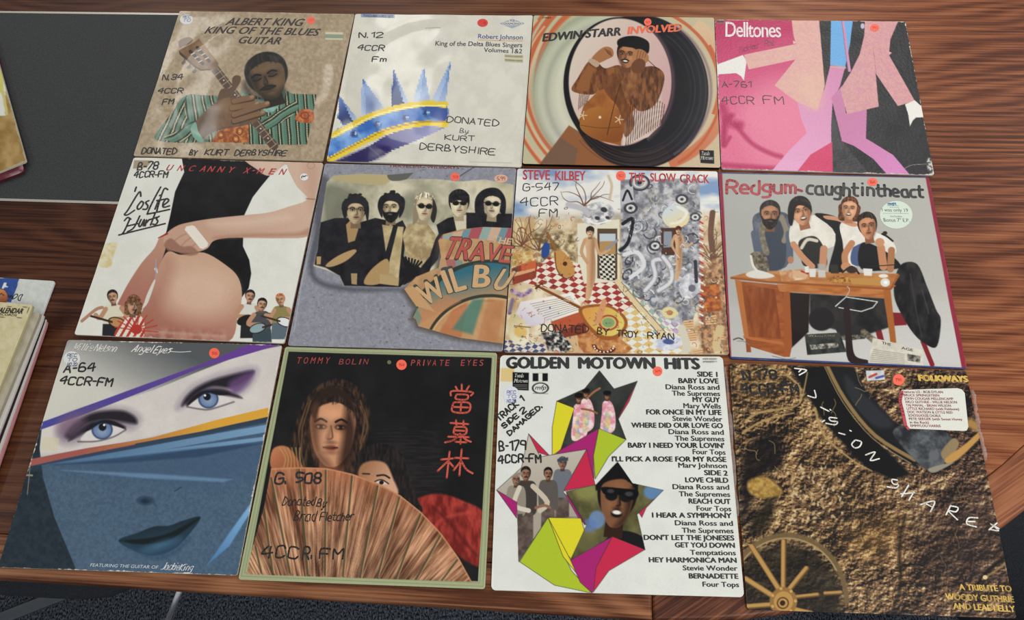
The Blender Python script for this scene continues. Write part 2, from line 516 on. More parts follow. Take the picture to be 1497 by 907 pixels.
def face(A, cx, cy, w, h, skin, hair, rot=0, style='', dark=None, turn=0.0, hairlen=0.0):
    """a plain drawn head: no one's likeness"""
    ca, sa = math.cos(math.radians(rot)), math.sin(math.radians(rot))
    def T(u, v):
        u, v = u * w, v * h
        return (cx + u * ca - v * sa, cy + u * sa + v * ca)
    def el(u, v, a, b, c, soft=None, al=1.0):
        x, y = T(u, v)
        A.E(x, y, a * w, b * h, c, rot, soft or max(2.0, w * .07), al)
    skin = hx(skin)
    dark = skin * .55 if dark is None else hx(dark)
    rs = np.random.RandomState(int(cx * 7 + cy) % 9999)
    tex = mott(hx(hair) * .75, hx(hair) * 1.3 + .03, max(w * .18, 3), 7, 3)
    el(0, -.22, 1.06, .96, tex)
    if hairlen:
        A.S([T(-1.12, -.4), T(-1.25, .5), T(-1.2, .8 + hairlen), T(-.5, .9 + hairlen), T(0, .6), T(.5, .9 + hairlen), T(1.2, .8 + hairlen), T(1.25, .5), T(1.12, -.4)], tex)
    A.P([T(-.45, .6), T(-.5, 1.35), T(.5, 1.35), T(.45, .6)], dark * 1.1)
    fc = [T(-.82, -.45), T(-.85, .1), T(-.66, .62), T(-.3, .95), T(0, 1.02), T(.3, .95), T(.66, .62), T(.85, .1), T(.82, -.45), T(0, -.75)]
    A.S(fc, skin, max(2, w * .06))
    q = .85 if turn >= 0 else -.85
    A.S([T(q, -.5), T(q * .6, .0), T(q * .55, .5), T(0, 1.0), T(q * .5, .9), T(q * .8, .6), T(q * 1.02, .1)], dark, w * .35, .85)
    hl = np.clip(skin * 1.25, 0, 1)
    el(-q * .4, .25, .22, .2, hl, w * .35, .5)
    el(0, -.42, .4, .15, hl, w * .35, .5)
    t = turn * .25
    ink = dark * .35
    if w > 28:
        for sgn in (-1, 1):
            el(t + sgn * .38, -.12, .3, .16, dark, w * .25, .6)
        A.S([T(t + .02, -.1), T(t + .2 * np.sign(q), .2), T(t + .1 * np.sign(q), .32), T(t - .02, .3)], dark, w * .12, .6)
        el(t, .36, .2, .05, dark * .8, w * .12, .7)
        el(t * .9, .62, .25, .06, dark * .9, w * .12, .5)
    for sgn in (-1, 1):
        if 'closed' in style:
            A.L([T(t + sgn * .2, -.05), T(t + sgn * .4, 0), T(t + sgn * .6, -.05)], max(1.6, w * .06), ink)
        elif 'glasses' not in style:
            el(t + sgn * .38, -.06, .21, .07, ink)
            if w > 14:
                el(t + sgn * .38 - .11, -.055, .055, .035, skin * .6 + (.08 if w > 60 else .3), 2)
                el(t + sgn * .38 + .11, -.055, .05, .03, skin * .6 + (.05 if w > 60 else .25), 2)
        A.L([T(t + sgn * .18, -.2), T(t + sgn * .4, -.27), T(t + sgn * .62, -.19)], max(1.6, w * .09), ink)
    A.L([T(t * 1.2 + .02, -.08), T(t * 1.3 + .1, .22), T(t * 1.2 - .08, .27)], max(1.4, w * .06), dark * .8, max(2, w * .06))
    if 'smile' in style:
        el(t * .9, .52, .3, .13, ink)
        el(t * .9, .49, .24, .07, '#e6e0d6')
    else:
        el(t * .9, .5, .27, .065, dark * np.array([1.05, .7, .7]))
        A.L([T(t * .9 - .28, .49), T(t * .9, .51), T(t * .9 + .28, .49)], max(1.2, w * .04), ink)
    if 'glasses' in style:
        for sgn in (-1, 1):
            el(t + sgn * .38, -.05, .33, .17, '#141416')
        A.L([T(t - .8, -.12), T(t + .8, -.12)], max(2, w * .09), '#141416')
    if 'beard' in style:
        A.S([T(-.84, .1), T(-.6, .35), T(-.25, .33), T(.25, .33), T(.6, .35), T(.84, .1), T(.7, .75), T(0, 1.2), T(-.7, .75)], tex, w * .1)
        el(t * .9, .52, .2, .05, dark)
    if 'mous' in style:
        A.L([T(t - .36, .46), T(t, .37), T(t + .36, .46)], max(2, w * .12), hair)
    # hair over the forehead
    if 'bald' not in style:
        A.S([T(-.96, .0), T(-.84, -.42), T(-.5, -.62), T(.1, -.74), T(.55, -.6), T(.84, -.42), T(.96, .0), T(1.04, -.5), T(.78, -.92), T(.3, -1.14), T(-.3, -1.12), T(-.78, -.92), T(-1.04, -.5)], tex, max(2.4, w * .08))
        if w > 15:
            for k in range(26):
                u = rs.uniform(-.95, .95)
                v0 = -1.12 + .35 * u * u + rs.uniform(-.06, .12)
                v1 = -.78 + .5 * abs(u) ** 2 + rs.uniform(-.05, .1)
                A.L([T(u * .7, v0), T(u * .95, (v0 + v1) / 2 - .05), T(u * 1.02, v1)], max(1.2, w * .05), hx(hair) * (.7 if k % 3 else 2.2) + (0 if k % 3 else .05), max(1.4, w * .06), .7)
    if 'curly' in style:
        for k in range(46):
            a_ = rs.uniform(math.pi * .92, math.pi * 2.08)
            q_ = rs.uniform(.86, 1.16)
            el(1.02 * q_ * math.cos(a_), -.1 + 1.05 * q_ * math.sin(a_), rs.uniform(.1, .2), rs.uniform(.08, .15), hx(hair) * rs.uniform(.6, 1.6))
    if 'fringe' in style:
        A.S([T(-.85, -.1), T(-.4, -.28), T(.4, -.25), T(.85, -.1), T(.9, -.8), T(-.9, -.8)], tex, max(2.4, w * .08))

# ------------------------------------------------------------------ lettering
STROKES = {}
for _l in '''A 0228 2842 1434
B 020828373625052534433202
C 4738180703123243
D 02082846442202
E 48080242 0535
F 480802 0535
G 47381807031232434525
H 0208 4248 0545
I 1218
J 38331202
K 0208 480542
L 080242
M 0208254842
N 02084248
O 180703123243473818
P 02083847463505
Q 180703123243473818 2451
R 02083847463505 2542
S 473818070615354443321203
T 0848 2822
U 080312324348
V 082248
W 0812263248
X 0248 0842
Y 0825 4825 2522
Z 08480242
0 180703123243473818
1 0728 2822
2 07183847460242
3 07183847463515354443321203
4 28050445 3832
5 48080535443312 02
6 3818070312324344351504
7 084812
8 1807061535444332120304153546473818
9 4535060718384742
. 0203
- 0525
& 42173738180307
' 0807
: 0303 0606
, 0301
a 361605031232 3642
b 080232434536 05
c 361605031232
d 383212030516 36
e 043435261605031232
f 38281712 0636
g 36160504133336 36312000
h 0802 05163532
i 0602 08
j 1610 0001 1817
k 0802 360432
l 0812
m 0602 05162522 25364542
n 0602 05163532
o 16050312223335 2616
p 0600 062635332202
q 36160504133336 3630
r 0602 041636
s 361605253322 02
t 18132232 0636
u 060312223336 3632
v 061236
w 0612253246
x 0632 0236
y 061233 361000
z 06360232'''.split('\n'):
    _p = _l.split(' ')
    _raw = _p[1:]
    _st, _buf = [], ''
    for _q in _raw:
        _buf += _q
        if len(_buf) % 2 == 0:
            _st.append([(int(_buf[k]), int(_buf[k + 1])) for k in range(0, len(_buf), 2)])
            _buf = ''
    STROKES[_p[0]] = _st

def pen(text, jitter=0.0, seed=1, gap=1.5):
    """pen strokes of a word on a grid where capitals are 6 high"""
    rnd = random.Random(seed)
    out, x = [], 0.0
    for ch in text:
        if ch == ' ':
            x += 3.2
            continue
        st = STROKES.get(ch) or STROKES.get(ch.upper()) or []
        mx = max([p[0] for s in st for p in s] + [1])
        dy = rnd.uniform(-jitter, jitter)
        for s in st:
            out.append([(x + p[0] + rnd.uniform(-jitter, jitter) * .5, p[1] - 2 + dy + rnd.uniform(-jitter, jitter) * .5) for p in s])
        x += mx + gap
    return out, max(x - gap, 1)

_tcache = {}
def typeset(text, bold=0.0, space=1.0):
    key = (text, bold, space)
    if key not in _tcache:
        cu = bpy.data.curves.new('lettering', 'FONT')
        cu.body = text
        cu.offset = bold
        cu.space_character = space
        cu.resolution_u = 3
        ob = bpy.data.objects.new('lettering', cu)
        COL.objects.link(ob)
        bpy.context.view_layer.update()
        me = ob.evaluated_get(bpy.context.evaluated_depsgraph_get()).to_mesh()
        V = np.array([v.co[:2] for v in me.vertices]) if len(me.vertices) else np.zeros((0, 2))
        F = [list(p.vertices) for p in me.polygons]
        ob.to_mesh_clear()
        bpy.data.objects.remove(ob)
        bpy.data.curves.remove(cu)
        _tcache[key] = (V, F)
    return _tcache[key]

CAPH = typeset('H')[0][:, 1].max()

# ------------------------------------------------------------------ record sleeves
Z0 = 0.0007
class Sleeve:
    def __init__(s, name, quad, zoom, N, t, label, paint, rough=.42, spec=.12, edge='#cfcabf', worn=.5, bulge=.0008, wave=.0004,
                 seed=1, bump=0., bscale=350, coat=0., crough=.1, z0=Z0, corner=.0035, group='record sleeves laid out in three rows', skirt=None, mid=None):
        s.zoom, s.z0, s.t, s.seed, s.bulge, s.wave = zoom, z0, t, seed, bulge, wave
        s.zt = z0 + t
        W4 = at(np.array(quad, float), s.zt)[:, :2]
        c = W4.mean(0)
        W4 = c + (W4 - c) * .9985
        tx = W4[1] + W4[2] - W4[0] - W4[3]
        s.a = math.atan2(tx[1], tx[0])
        s.c = c
        ca, sa = math.cos(s.a), math.sin(s.a)
        s.R = np.array([[ca, sa], [-sa, ca]])
        Q = (W4 - c) @ s.R.T
        g = np.linspace(-.5, .5, N)
        U, Vv = np.meshgrid(g, -g)
        r = corner / .315
        du, dv = np.maximum(np.abs(U) - (.5 - r), 0), np.maximum(np.abs(Vv) - (.5 - r), 0)
        hyp = np.hypot(du, dv)
        k = np.where((du > 0) & (dv > 0) & (hyp > r), r / np.maximum(hyp, 1e-9), 1)
        U, Vv = np.where(k < 1, np.sign(U) * (.5 - r + du * k), U), np.where(k < 1, np.sign(Vv) * (.5 - r + dv * k), Vv)
        u, v = U.ravel() + .5, .5 - Vv.ravel()
        XY = (Q[0] * ((1 - u) * (1 - v))[:, None] + Q[1] * (u * (1 - v))[:, None] + Q[2] * (u * v)[:, None] + Q[3] * ((1 - u) * v)[:, None])
        s.hs = .1575
        Z = s.height(XY)
        world = np.c_[XY @ s.R + c, np.full(len(XY), s.zt)]
        px = seen(world)
        zx, zy, zs = zoom
        A = Art((px[:, 0] - zx) * zs, (px[:, 1] - zy) * zs)
        A.u, A.v = u, v
        paint(A)
        # edges rubbed down to the board
        if worn:
            e = np.minimum(np.minimum(u, 1 - u), np.minimum(v, 1 - v)) * .315
            n = .5 * vnoise(XY[:, 0], XY[:, 1], .004, seed + 50, 3) + .5 * vnoise(XY[:, 0], XY[:, 1], .03, seed + 51, 2)
            m = np.clip((n - .5) * 7 + .35 - e / .0010, 0, 1) * worn
            A.C = A.C * (1 - m[:, None]) + hx('#e8e4da') * m[:, None]
        n = N * N
        per = np.concatenate([np.arange(0, N - 1), np.arange(N - 1, N * N - 1, N), np.arange(N * N - 1, N * (N - 1), -1), np.arange(N * (N - 1), 0, -N)])
        sk = XY[per]
        out = sk / (np.linalg.norm(sk, axis=1)[:, None] + 1e-9)
        V = np.concatenate([np.c_[XY, Z], np.c_[sk, Z[per]], np.c_[sk + out * .0002, np.full(len(per), .5 * t)], np.c_[sk, np.zeros(len(per))]])
        ii = np.arange(N * N).reshape(N, N)
        F4 = np.stack([ii[:-1, :-1], ii[1:, :-1], ii[1:, 1:], ii[:-1, 1:]], -1).reshape(-1, 4)
        m_ = len(per)
        rg = np.arange(m_)
        nx = (rg + 1) % m_
        sides = [np.stack([n + q * m_ + nx, n + q * m_ + rg, n + (q + 1) * m_ + rg, n + (q + 1) * m_ + nx], -1) for q in (0, 1)]
        F = np.concatenate([F4] + sides)
        me = bpy.data.meshes.new(name)
        me.vertices.add(len(V))
        me.vertices.foreach_set('co', V.astype(np.float32).ravel())
        nl = F.size + m_
        me.loops.add(nl)
        me.loops.foreach_set('vertex_index', np.concatenate([F.ravel(), (n + 2 * m_ + rg)]).astype(np.int32))
        me.polygons.add(len(F) + 1)
        me.polygons.foreach_set('loop_start', np.concatenate([np.arange(len(F)) * 4, [F.size]]).astype(np.int32))
        me.polygons.foreach_set('use_smooth', np.concatenate([np.ones(len(F4), bool), np.zeros(len(F) - len(F4) + 1, bool)]))
        me.update(calc_edges=True)
        Cc = np.concatenate([A.C, np.tile(hx(skirt or edge), (3 * m_, 1))])
        at_ = me.attributes.new('print', 'FLOAT_COLOR', 'POINT')
        at_.data.foreach_set('color', np.c_[lin(np.clip(Cc, 0, 1)) * INK, np.ones(len(Cc))].astype(np.float32).ravel())
        me.materials.append(print_mat(rough, spec, bump, bscale, coat, crough))
        s.o = bpy.data.objects.new(name, me)
        s.o.location = (c[0], c[1], z0)
        s.o.rotation_euler = (0, 0, s.a)
        COL.objects.link(s.o)
        tag(s.o, label, 'record sleeve', group)
        s.ht = {}
    def height(s, XY):
        """the board lies not quite flat: a record swells it and the card waves a little"""
        x, y = XY[:, 0], XY[:, 1]
        r = np.hypot(x, y)
        d = np.clip((.152 - r) / .03, 0, 1)
        z = s.t + s.bulge * d * d * (3 - 2 * d) + s.wave * (vnoise(x, y, .06, s.seed, 2) - .5) * 2
        return z
    def pt(s, q):
        """zoom pixels -> the sleeve's own plane"""
        q = np.asarray(q, float)
        px = q / s.zoom[2] + np.array(s.zoom[:2])
        return (at(px, s.zt)[..., :2] - s.c) @ s.R.T
    def up(s, XY, lift):
        XY = np.asarray(XY)
        return np.c_[XY, s.height(XY) + lift]
    def text(s, items, name='lettering', lift=.00025, parent=None):
        """items: (string, (x0,y0), (x1,y1) on the baseline, capital height, colour, bold, slant, spacing)"""
        parts = []
        for it in items:
            txt, p0, p1, h, colr = it[:5]
            bold = it[5] if len(it) > 5 else 0
            slant = it[6] if len(it) > 6 else 0
            space = it[7] if len(it) > 7 else 1.0
            tv, tf = typeset(txt, min(bold, 0), space)
            if not len(tv):
                continue
            tv = tv.copy()
            if bold > 0:
                q, tf0 = len(tv), tf
                sh = [(-bold, 0), (bold, 0), (0, bold * .5), (0, -bold * .5)]
                tv = np.concatenate([tv + d for d in sh])
                tf = [[i + k * q for i in f] for k in range(4) for f in tf0]
            x0, x1 = tv[:, 0].min(), tv[:, 0].max()
            tv[:, 0] = (tv[:, 0] - x0) / (x1 - x0)
            tv[:, 1] /= CAPH
            a, b = s.pt(p0), s.pt(p1)
            m = (np.array(p0, float) + p1) / 2
            e = (b - a) / np.linalg.norm(b - a)
            nrm = np.array([-e[1], e[0]])
            hh = abs((s.pt(m - [0, h]) - s.pt(m)) @ nrm)
            xy = a + tv[:, :1] * (b - a) + tv[:, 1:] * hh * (nrm + e * slant)
            parts.append((s.up(xy, lift), tf, flat(colr, .5)))
        return s.link(parts, name, parent)
    def link(s, parts, name, parent=None):
        """strings that stand close together become one mesh, others one of their own"""
        left, out = list(parts), []
        while left:
            grp = [left.pop(0)]
            grown = True
            while grown:
                grown = False
                for p in list(left):
                    if any((np.maximum(0, np.maximum(p[0].min(0) - g[0].max(0), g[0].min(0) - p[0].max(0))) ** 2).sum() ** .5 < .017 for g in grp):
                        grp.append(p)
                        left = [q for q in left if q is not p]
                        grown = True
            V, F, mi, mats, nv = [], [], [], [], 0
            for v, f, m in grp:
                V.append(v)
                F += [[i + nv for i in q] for q in f]
                if m not in mats:
                    mats.append(m)
                mi += [mats.index(m)] * len(f)
                nv += len(v)
            out.append(mesh(name, np.concatenate(V), F, mats, parent or s.o, mi))
        return out
    def strokes(s, items, name='handwriting', lift=.0003, seed=1, jitter=.45, parent=None, heavy=1.0):
        """items: (string or list of zoom-pixel strokes, p0, p1, capital height, colour, pen width px, slant)"""
        parts = []
        def ribbon(P, w):
            P = np.asarray(P)
            for i in range(len(P) - 1):
                d = P[i + 1] - P[i]
                L_ = np.linalg.norm(d)
                if L_ < 1e-7:
                    continue
                if L_ > .003:
                    m_ = int(L_ / .003) + 1
                    ribbon([P[i] + d * j / m_ for j in range(m_ + 1)], w)
                    continue
                nn = np.array([-d[1], d[0]]) / L_ * w / 2
                b = len(V)
                V.extend([P[i] + nn, P[i] - nn, P[i + 1] - nn, P[i + 1] + nn])
                F.append((b, b + 1, b + 2, b + 3))
            for p in P:
                b = len(V)
                V.extend([p + w / 2 * np.array([math.cos(t), math.sin(t)]) for t in np.arange(8) * math.pi / 4])
                F.append(tuple(range(b, b + 8)))
        for n_, it in enumerate(items):
            txt, p0, p1, h, colr, pw = it[:6]
            slant = it[6] if len(it) > 6 else 0
            pw = pw * heavy
            V, F = [], []
            if isinstance(txt, str):
                st, wd_ = pen(txt, jitter, seed + n_)
                a, b = s.pt(p0), s.pt(p1)
                m = (np.array(p0, float) + p1) / 2
                e = (b - a) / np.linalg.norm(b - a)
                nrm = np.array([-e[1], e[0]])
                hh = abs((s.pt(m - [0, h]) - s.pt(m)) @ nrm)
                w = np.linalg.norm(s.pt(m + [pw, 0]) - s.pt(m))
                for q in st:
                    if len(q) > 2:
                        q = smooth(q, False, 3)
                    ribbon([a + x / wd_ * (b - a) + y / 6 * hh * (nrm + e * slant) for x, y in q], w)
            else:
                m = np.array(txt[0][0], float)
                w = np.linalg.norm(s.pt(m + [pw, 0]) - s.pt(m))
                for q in txt:
                    if len(q) > 2:
                        q = smooth(q, False, 4)
                    ribbon(s.pt(q), w)
            parts.append((s.up(np.array(V), lift), F, flat(colr, .45)))
        return s.link(parts, name, parent)
    def patch(s, pts, colr, name, rough=.5, lift=.0003, label=None, sm=0, bulge=0.0):
        """a paper sticker or strip of tape: real thickness, laid on the board"""
        P = smooth(pts, True, sm) if sm else np.asarray(pts, float)
        D = []
        for k in range(len(P)):
            a, b = P[k], P[(k + 1) % len(P)]
            n = max(1, int(np.hypot(*(b - a)) / 9))
            D += [a + (b - a) * j / n for j in range(n)]
        xy = s.pt(np.array(D))
        if np.cross(xy[1] - xy[0], xy[2] - xy[1]) < 0:
            xy = xy[::-1]
        n = len(xy)
        c = xy.mean(0)
        ks = [1, .8, .6, .4, .2] if np.ptp(xy, axis=0).max() > .03 else [1, .5]
        V = np.concatenate([s.up(xy, .00002)] + [s.up(c + (xy - c) * k, lift) for k in ks] + [s.up(c[None], lift)])
        F = [(k * n + i, k * n + (i + 1) % n, (k + 1) * n + (i + 1) % n, (k + 1) * n + i) for k in range(len(ks)) for i in range(n)]
        F += [(len(ks) * n + i, len(ks) * n + (i + 1) % n, (len(ks) + 1) * n) for i in range(n)]
        o = mesh(name, V, F, flat(colr, rough) if not isinstance(colr, bpy.types.Material) else colr, s.o)
        if label:
            o['label'] = label
        return o
    def dot(s, cx, cy, r, colr, name='price_sticker', num=None, ink='#cc3c26', ry=None):
        o = s.patch([(cx + r * math.cos(t), cy + (ry or r) * math.sin(t)) for t in np.arange(28) * -2 * math.pi / 28], colr, name, .55)
        if num:
            lines = num.split('|')
            its = []
            for i, w in enumerate(lines):
                y = cy + r * (.25 if len(lines) == 1 else (-.25 + i * .55))
                its.append((w, (cx - r * .55, y), (cx + r * .55, y + .5), r * (.5 if len(lines) == 1 else .36), ink, r * .09))
            s.strokes(its, 'sticker_writing', .0004, jitter=.2, parent=o)
        return o
ORANGE = '#f4644a'

# ------------------------------------------------------------------ the prints, one function for each sleeve
PENBLACK = '#1b1a1c'

def print_tan(A):
    A.fill(mott('#9d8a70', '#b3a186', 14, 5, 4))
    suit = stripes(['#587a66', '#22302a', '#b9b48c', '#22302a', '#668a76'], [16, 9, 5, 10, 10], -10, 12, 120)
    suit2 = stripes(['#587a66', '#22302a', '#b9b48c', '#22302a', '#668a76'], [17, 9, 5, 10, 10], 58, 14, 110)
    suit3 = stripes(['#587a66', '#22302a', '#b9b48c', '#22302a'], [18, 8, 6, 10], 25, 10, 110)
    A.P('640,492 730,520 860,480 900,500 1028,505 975,768 640,768 620,600', stripes(['#587a66', '#22302a', '#b9b48c', '#22302a', '#668a76'], [16, 9, 5, 10, 10], -4, 6, 120))
    A.S([(730, 640), (790, 610), (905, 545), (930, 580), (860, 640), (740, 700)], suit2)
    A.S([(185, 748), (190, 690), (270, 590), (300, 540), (345, 508), (480, 520), (470, 600), (400, 690), (415, 752)], suit3)
    A.S([(345, 508), (420, 512), (505, 520), (470, 620), (380, 660), (330, 600)], suit)
    A.S([(215, 735), (300, 690), (390, 640), (400, 690), (300, 752)], suit2)
    A.P('420,755 480,700 640,660 640,760', suit)
    A.P('470,757 500,700 640,655 668,650 668,762', mott('#8f4a22', '#c98046', 16, 3, 3))
    for x, y in ((520, 720), (600, 740), (620, 700)):
        A.ring(x, y, 16, 18, 6, '#7a3a1c'); A.E(x, y, 6, 6, '#d8a860')
    A.S([(915, 640), (940, 588), (985, 582), (1012, 600), (1000, 652)], mott('#9a4a28', '#c67a48', 14, 4, 3))
    A.ring(965, 615, 20, 17, 5, '#7a3a1c')
    A.S([(630, 475), (660, 500), (730, 530), (860, 480), (830, 560), (770, 600), (690, 540), (640, 510)], mott('#6d9a8c', '#8cb5a6', 30, 5))
    face(A, 768, 414, 108, 116, '#665039', '#191715', -16, 'mous closed', '#241d17', -.5)
    A.tint([(650, 430), (700, 500), (780, 520), (850, 460), (860, 520), (700, 540), (640, 480)], '#201a16', 30, .6)
    # guitar
    A.L([(487, 366), (800, 775)], 46, '#54433a', sm=0)
    A.L([(497, 358), (808, 765)], 5, '#8d7860', sm=0)
    A.L([(470, 378), (780, 785)], 5, '#6d4f3c', sm=0)
    for k in range(17):
        t = k / 16
        x, y = 487 + 313 * t, 366 + 409 * t
        A.L([(x - 17, y + 13), (x + 17, y - 13)], 3, '#b0a48c', sm=0)
    for k in (2, 5, 8, 12, 14):
        A.E(487 + 313 * (k + .5) / 16, 366 + 409 * (k + .5) / 16, 4, 4, '#d8d0bc')
    A.S([(295, 245), (300, 215), (345, 198), (370, 210), (350, 235), (320, 245), (305, 255)], '#6b5340')
    A.P('295,268 385,222 402,206 508,338 505,362 472,376 415,380 380,360 300,290', mott('#75593f', '#8f7152', 40, 8))
    A.P('295,268 300,290 380,360 415,380 470,376 462,368 415,370 385,352 310,282', '#4d3a2a')
    for a, b in (((358, 276), (425, 342)), ((395, 256), (458, 328))):
        A.L([a, b], 17, '#2c221b', sm=0)
        for t in (.2, .5, .8):
            x, y = a[0] + (b[0] - a[0]) * t, a[1] + (b[1] - a[1]) * t
            A.L([(x - 8, y + 4), (x + 8, y - 4)], 5, '#d8ccb0', sm=0)
    for x, y in ((323, 335), (352, 358), (380, 381)):
        A.L([(x, y), (x + 8, y - 26)], 5, '#4b4540', sm=0); A.E(x, y, 13, 9, '#6d665e', -30)
    # hand on the neck
    skin = mott('#7a5c42', '#5a4230', 50, 9, 3)
    A.S([(575, 470), (580, 420), (600, 402), (625, 410), (622, 440), (600, 475), (560, 540), (500, 560), (520, 480)], '#5e4734')
    A.S([(385, 655), (440, 590), (520, 530), (600, 520), (690, 512), (700, 560), (720, 640), (640, 670), (520, 690), (450, 720), (410, 740)], skin)
    A.E(420, 690, 45, 60, '#4e3a2b', 30, 40, .6)
    for k, (x0, y0, x1, y1, w) in enumerate(((590, 540, 685, 520, 34), (580, 575, 712, 552, 36), (590, 612, 765, 552, 34), (590, 645, 742, 600, 32))):
        A.L([(x0, y0 + 3), ((x0 + x1) / 2, (y0 + y1) / 2 + 5), (x1, y1 + 4)], w, '#45311f')
        A.L([(x0, y0), ((x0 + x1) / 2, (y0 + y1) / 2), (x1, y1)], w - 7, '#7d5d42')
        A.E(x1, y1 - 3, 12, 7, '#b08c6c', -20, 6, .7)
    A.E(540, 590, 60, 36, '#92704f', -25, 50, .5)
    A.S([(360, 680), (385, 650), (400, 700), (430, 750), (400, 752), (368, 720)], '#7ba494')
    A.L([(880, 772), (905, 768), (935, 776), (955, 774)], 2, '#6d5a48')

def print_crown(A):
    A.fill(mott('#d2cfc2', '#dbd8cc', 60, 4, 3))
    rx, ry = A.X, A.Y
    A.X, A.Y = np.floor(rx / 8.5) * 8.5, np.floor(ry / 8.5) * 8.5     # drawn in blocks
    for pts in ([(128, 505), (118, 620), (150, 665), (235, 640)], [(250, 412), (240, 600), (265, 630), (370, 580)],
                [(415, 368), (400, 560), (420, 590), (495, 545)], [(575, 352), (522, 520), (540, 580), (610, 540)], [(720, 320), (618, 530), (640, 570), (690, 560)]):
        (tx, ty), (lx, ly), (bx, by), (qx, qy) = pts
        A.P(pts, lg('#3f6fb0', '#b6c3df', (tx, ty), (qx - 10, qy)), 2)
        A.P([(tx, ty), (lx, ly), (bx, by), (tx + (bx - tx) * .5 + 8, ty + (by - ty) * .5)], lg('#86a9d6', '#c5cfe4', (tx, ty), (lx, ly)), 2, .8)
    A.P([(128, 505), (118, 620), (150, 665), (200, 640)], lg('#3c6cb4', '#122a66', (128, 505), (160, 640)), 2)
    A.P([(415, 368), (400, 560), (425, 580), (470, 548)], lg('#2a55a2', '#0e1f55', (415, 368), (440, 560)), 2, .85)
    A.E(300, 550, 30, 50, '#4a5a8c', 0, 50, .6)
    bandp = [(95, 700), (250, 620), (400, 572), (560, 545), (690, 545), (690, 640), (560, 650), (400, 690), (250, 765), (80, 850)]
    A.S(bandp, mott('#2f66b8', '#6fa0dc', 60, 6, 3), 2)
    A.S([(560, 560), (690, 560), (690, 640), (600, 610)], '#1d3f8c', 12, .8)
    A.S([(80, 870), (250, 790), (400, 710), (560, 672), (690, 672), (640, 700), (520, 755), (400, 800), (280, 860), (200, 870)], lg('#1a1450', '#8f90bd', (240, 850), (560, 680)), 3)
    A.S([(100, 860), (220, 800), (330, 770), (400, 790), (300, 850)], '#1b0f52', 20, .8)
    A.L([(95, 715), (250, 632), (400, 580), (560, 552), (690, 555)], 32, '#e3c52c')
    A.L([(95, 722), (250, 640), (400, 588), (560, 560), (690, 563)], 10, '#f4e48a')
    A.L([(60, 855), (250, 752), (400, 690), (560, 655), (690, 658)], 32, '#e8cb2a')
    A.L([(60, 845), (250, 745), (400, 683), (560, 648), (690, 650)], 8, '#b98a1e')
    for x, y in ((205, 708), (330, 662), (480, 628), (590, 602)):
        A.E(x, y, 22, 22, '#3a62a0', 0, 3); A.E(x - 6, y - 4, 10, 14, '#16306c', 0, 6); A.E(x + 8, y - 6, 8, 8, '#a8c4ea', 0, 5)
    A.X, A.Y = rx, ry
    A.P('246,74 424,78 424,96 246,94', '#8a9ab8')
    A.L([(866, 216), (1104, 218)], 3, '#c9803c', sm=0)
    for k in range(4):
        d = 1 - k * .22
        A.L([(1048 - 62 * d, 125), (1048, 125 - 24 * d), (1048 + 62 * d, 125), (1048, 125 + 24 * d), (1048 - 62 * d, 125)], 3, '#7388a8', sm=0)
    A.P('1000,116 1096,116 1096,134 1000,134', '#d6d4c8'); A.P('1030,105 1066,105 1066,116 1030,116', '#d6d4c8')
    A.P('1008,292 1106,292 1106,334 1008,332', '#b9b297')
    for y in (300, 322):
        A.L([(1012, y), (1100, y + 1)], 6, '#8d8770', sm=0)
    A.L([(1010, 311), (1104, 312)], 5, '#d8d2b4', sm=0)
    for k in range(9):
        A.L([(590 + k * 9, 153), (594 + k * 9, 153)], 5, '#a8a59c', sm=0)
    A.L([(820, 858), (1045, 864)], 2.5, '#a8a498', sm=0)
    A.ring(640, 500, 470, 420, 6, '#c6c3b6', 0, 8, .35)

